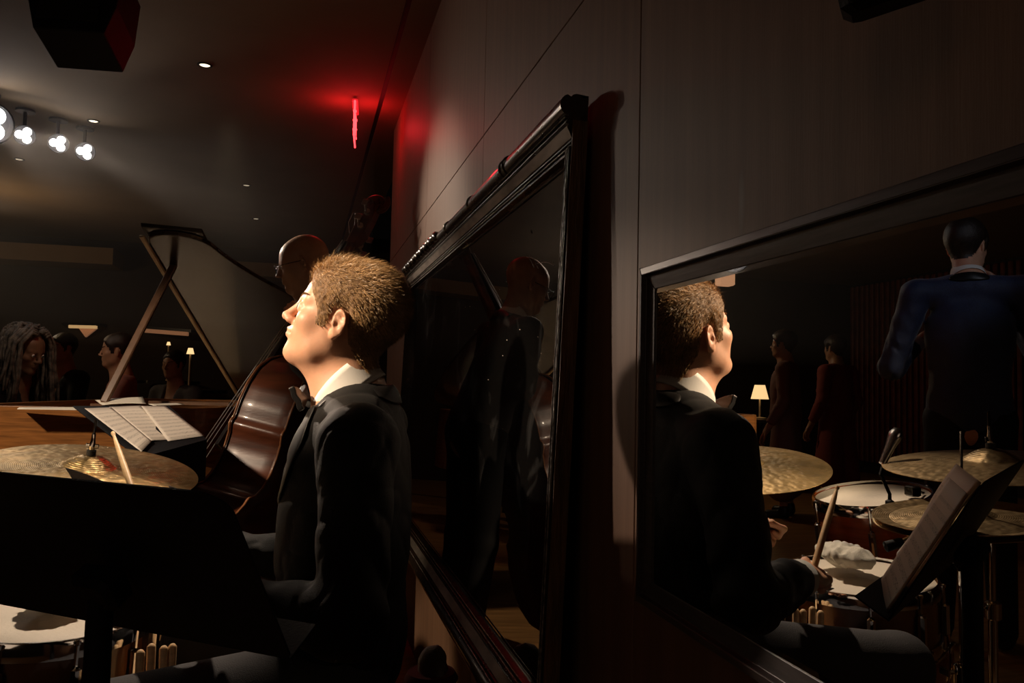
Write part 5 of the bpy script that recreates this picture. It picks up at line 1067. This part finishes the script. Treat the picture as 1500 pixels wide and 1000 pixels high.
# --- people and things seen only in the small mirror
sp_ = mir(1418, 362, 3.55); SB = np.array([sp_[0], sp_[1], 0]); SA = PI-wang(0)-math.radians(62) if False else math.radians(180)-(wang(0)+math.radians(64))
J = stand_pose(1.88, lean=.03); hz = sp_[2]; J['head'] = (.05, 0, hz); J['neck'] = (-.005, 0, hz-.150)
for s_ in 'lr': J['sh_'+s_] = (-.03, (.21 if s_ == 'l' else -.21), hz-.205)
J['chest'] = (-.01, 0, hz-.40); J['el_l'] = (.06, .29, hz-.50); J['wr_l'] = (.17, .12, hz-.21); J['el_r'] = (.02, -.31, hz-.54); J['wr_r'] = (.16, -.20, hz-.42)
figure('person', SB, SA, J, 'man in glittery dark blue jacket standing back turned, hand at mouth, in small mirror', 'skin_fair', res=.008, head=(math.radians(28), math.radians(-6), 0), jacket='jacket_blue', hair='hair_dark', res_cloth=.012, girth=1.02, hands=[dict(dir=(.2, -.4, .7), back=(.8, .3, 0), thumb=(0, 0, 1), curl=1.2), dict(dir=(.6, .4, .3), back=(0, -1, 0), thumb=(0, 0, 1), curl=1.0)], hair_th=.018, folds=.004)
for (px, py, Y, ang, lab, m_, sk) in ((1152, 506, 7.0, 150, 'woman in a dusty rose dress standing in the dark, seen in the small mirror', 'dress_dusty', 'skin_tan'), (1226, 512, 7.6, 120, 'person in a red dress standing in the dark, seen in the small mirror', 'dress_red', 'skin_tan')):
    p = mir(px, py, Y); J = stand_pose(1.66); dz = p[2]-J['head'][2]; J = {k: (v[0], v[1], v[2]+(dz if k in ('head', 'neck', 'chest', 'sh_l', 'sh_r', 'el_l', 'el_r', 'wr_l', 'wr_r') else dz*.5 if k[:3] == 'hip' else 0)) for k, v in J.items()}
    figure('person', (p[0], p[1], 0), PI-wang(ang)+0, J, lab, sk, res=.010, jacket=m_, trousers=m_, skirt=True, res_cloth=.018, lapels=False, tie=False, shirt=False, cuffs=False, eyes=False, hair='hair_dark', hair_th=.025)
table_lamp(mir(1113, 574, 8.6), 'yellow-shaded table lamp seen in the small mirror', 1.5, zt=.78)
p = mir(1062, 407, 7.0); mb = MB(); mb.box(p, (.14, .12, .14), bev=.01); tag(obj('sconce_box', mb, 'amber_glow'), 'copper-coloured lit box high in the small mirror, above the drummer\'s head', 'lamp')
for (px, py, rr_, lb) in ((966, 426, .06, 'bright lamp glaring in the top left corner of the small mirror'), (1037, 421, .016, 'small bright lamp right of the glaring one in the small mirror')):
    p = mir(px, py, 9.0); e = empty('stage_lamp', p, lb, 'lamp', 'far lamps seen in the small mirror'); R_ = frame_z(nrm(np.array([-.3, .5, 1.3])-p), (0, 0, 1)); mb = MB(); mb.lathe([(0, 0), (rr_, 0), (rr_, .005), (0, .02)], p, R_, 20); obj('lens', mb, 'lens_glow', e, smooth=60)
    mb = MB(); mb.lathe([(rr_*1.25, .0), (rr_*1.25, -.12), (.03, -.16), (0, -.16)], p, R_, 20); obj('housing', mb, 'black_plastic', e, smooth=40); mb = MB(); mb.tube([p-R_[:, 2]*.08, (p[0]-R_[0, 2]*.08, p[1]-R_[1, 2]*.08, ZC)], .012, 8); obj('drop_pipe', mb, 'black_plastic', e)
# cables on the stage floor by the tall mirror
for k, lb in enumerate(('looped black cable on the floor, nearest the tall mirror', 'straight black cable crossing the floor behind the drummer')):
    r0 = np.random.RandomState(k); pts = [np.array([-.55-.35*t+.14*math.sin(t*9+k), 1.9+1.0*t+.16*math.cos(t*7+k*2), .008]) for t in np.linspace(0, 1, 40)] if k == 0 else [np.array([-.3-.9*t, 2.45+.12*math.sin(3*t), .009]) for t in np.linspace(0, 1, 20)]
    mb = MB(); mb.tube(pts, .006, 6); tag(obj('cable', mb, 'cable_rubber', smooth=60), lb, 'cable', 'cables on the stage floor')

# haze volume added to imitate lens bloom around the ceiling spotlights
hz = bpy.data.materials.new('bloom_haze'); hz.use_nodes = True; nt = hz.node_tree; nt.nodes.remove(nt.nodes['Principled BSDF']); vs_ = nt.nodes.new('ShaderNodeVolumeScatter'); vs_.inputs['Density'].default_value = .024; vs_.inputs['Anisotropy'].default_value = .35; nt.links.new(vs_.outputs[0], nt.nodes['Material Output'].inputs['Volume']); M['bloom_haze'] = hz
mb = MB(); mb.box((-2.55, 5.2, 1.95), (4.7, 3.6, 1.24)); tag(obj('haze', mb, 'bloom_haze'), 'added haze standing in for lens bloom around the stage spotlights at upper left', 'haze', kind='stuff')

p = atx(634, 905, -.17); bz = np.array([p[0], p[1], .21])
bv, bf = sdf_mesh(lambda P: smin(ell(P, bz, (.095, .12, .21)), caps(P, bz+S((0, 0, .15)), bz+S((0, 0, .27)), .05, .035), .05)-.010*wob(P, 28, 3)-.006*wob(P, 70, 8)+.012*np.exp(-np.abs(wob(P@S([[1, 0, 0], [0, 1, 0], [0, 0, .35]]), 30, 5))*6), bz-.3, bz+np.array([.3, .3, .42]), .008)
bv[:, 2] = np.maximum(bv[:, 2], .002)
e = empty('cloth_bag', bz*np.array([1, 1, 0]), 'pale crumpled cloth bag with a red tie standing under the tall mirror', 'bag'); obj('sack', (bv, bf), 'cloth_white', e, smooth=180)
mb = MB(); mb.lathe([(.052, -.015), (.060, 0), (.052, .015)], bz+np.array([0, 0, .235]), None, 20); mb.tube([bz+np.array([-.05, -.02, .235]), bz+np.array([-.09, -.04, .16]), bz+np.array([-.10, -.05, .06])], .008, 8); obj('tie_cord', mb, 'dress_red', e, smooth=60)
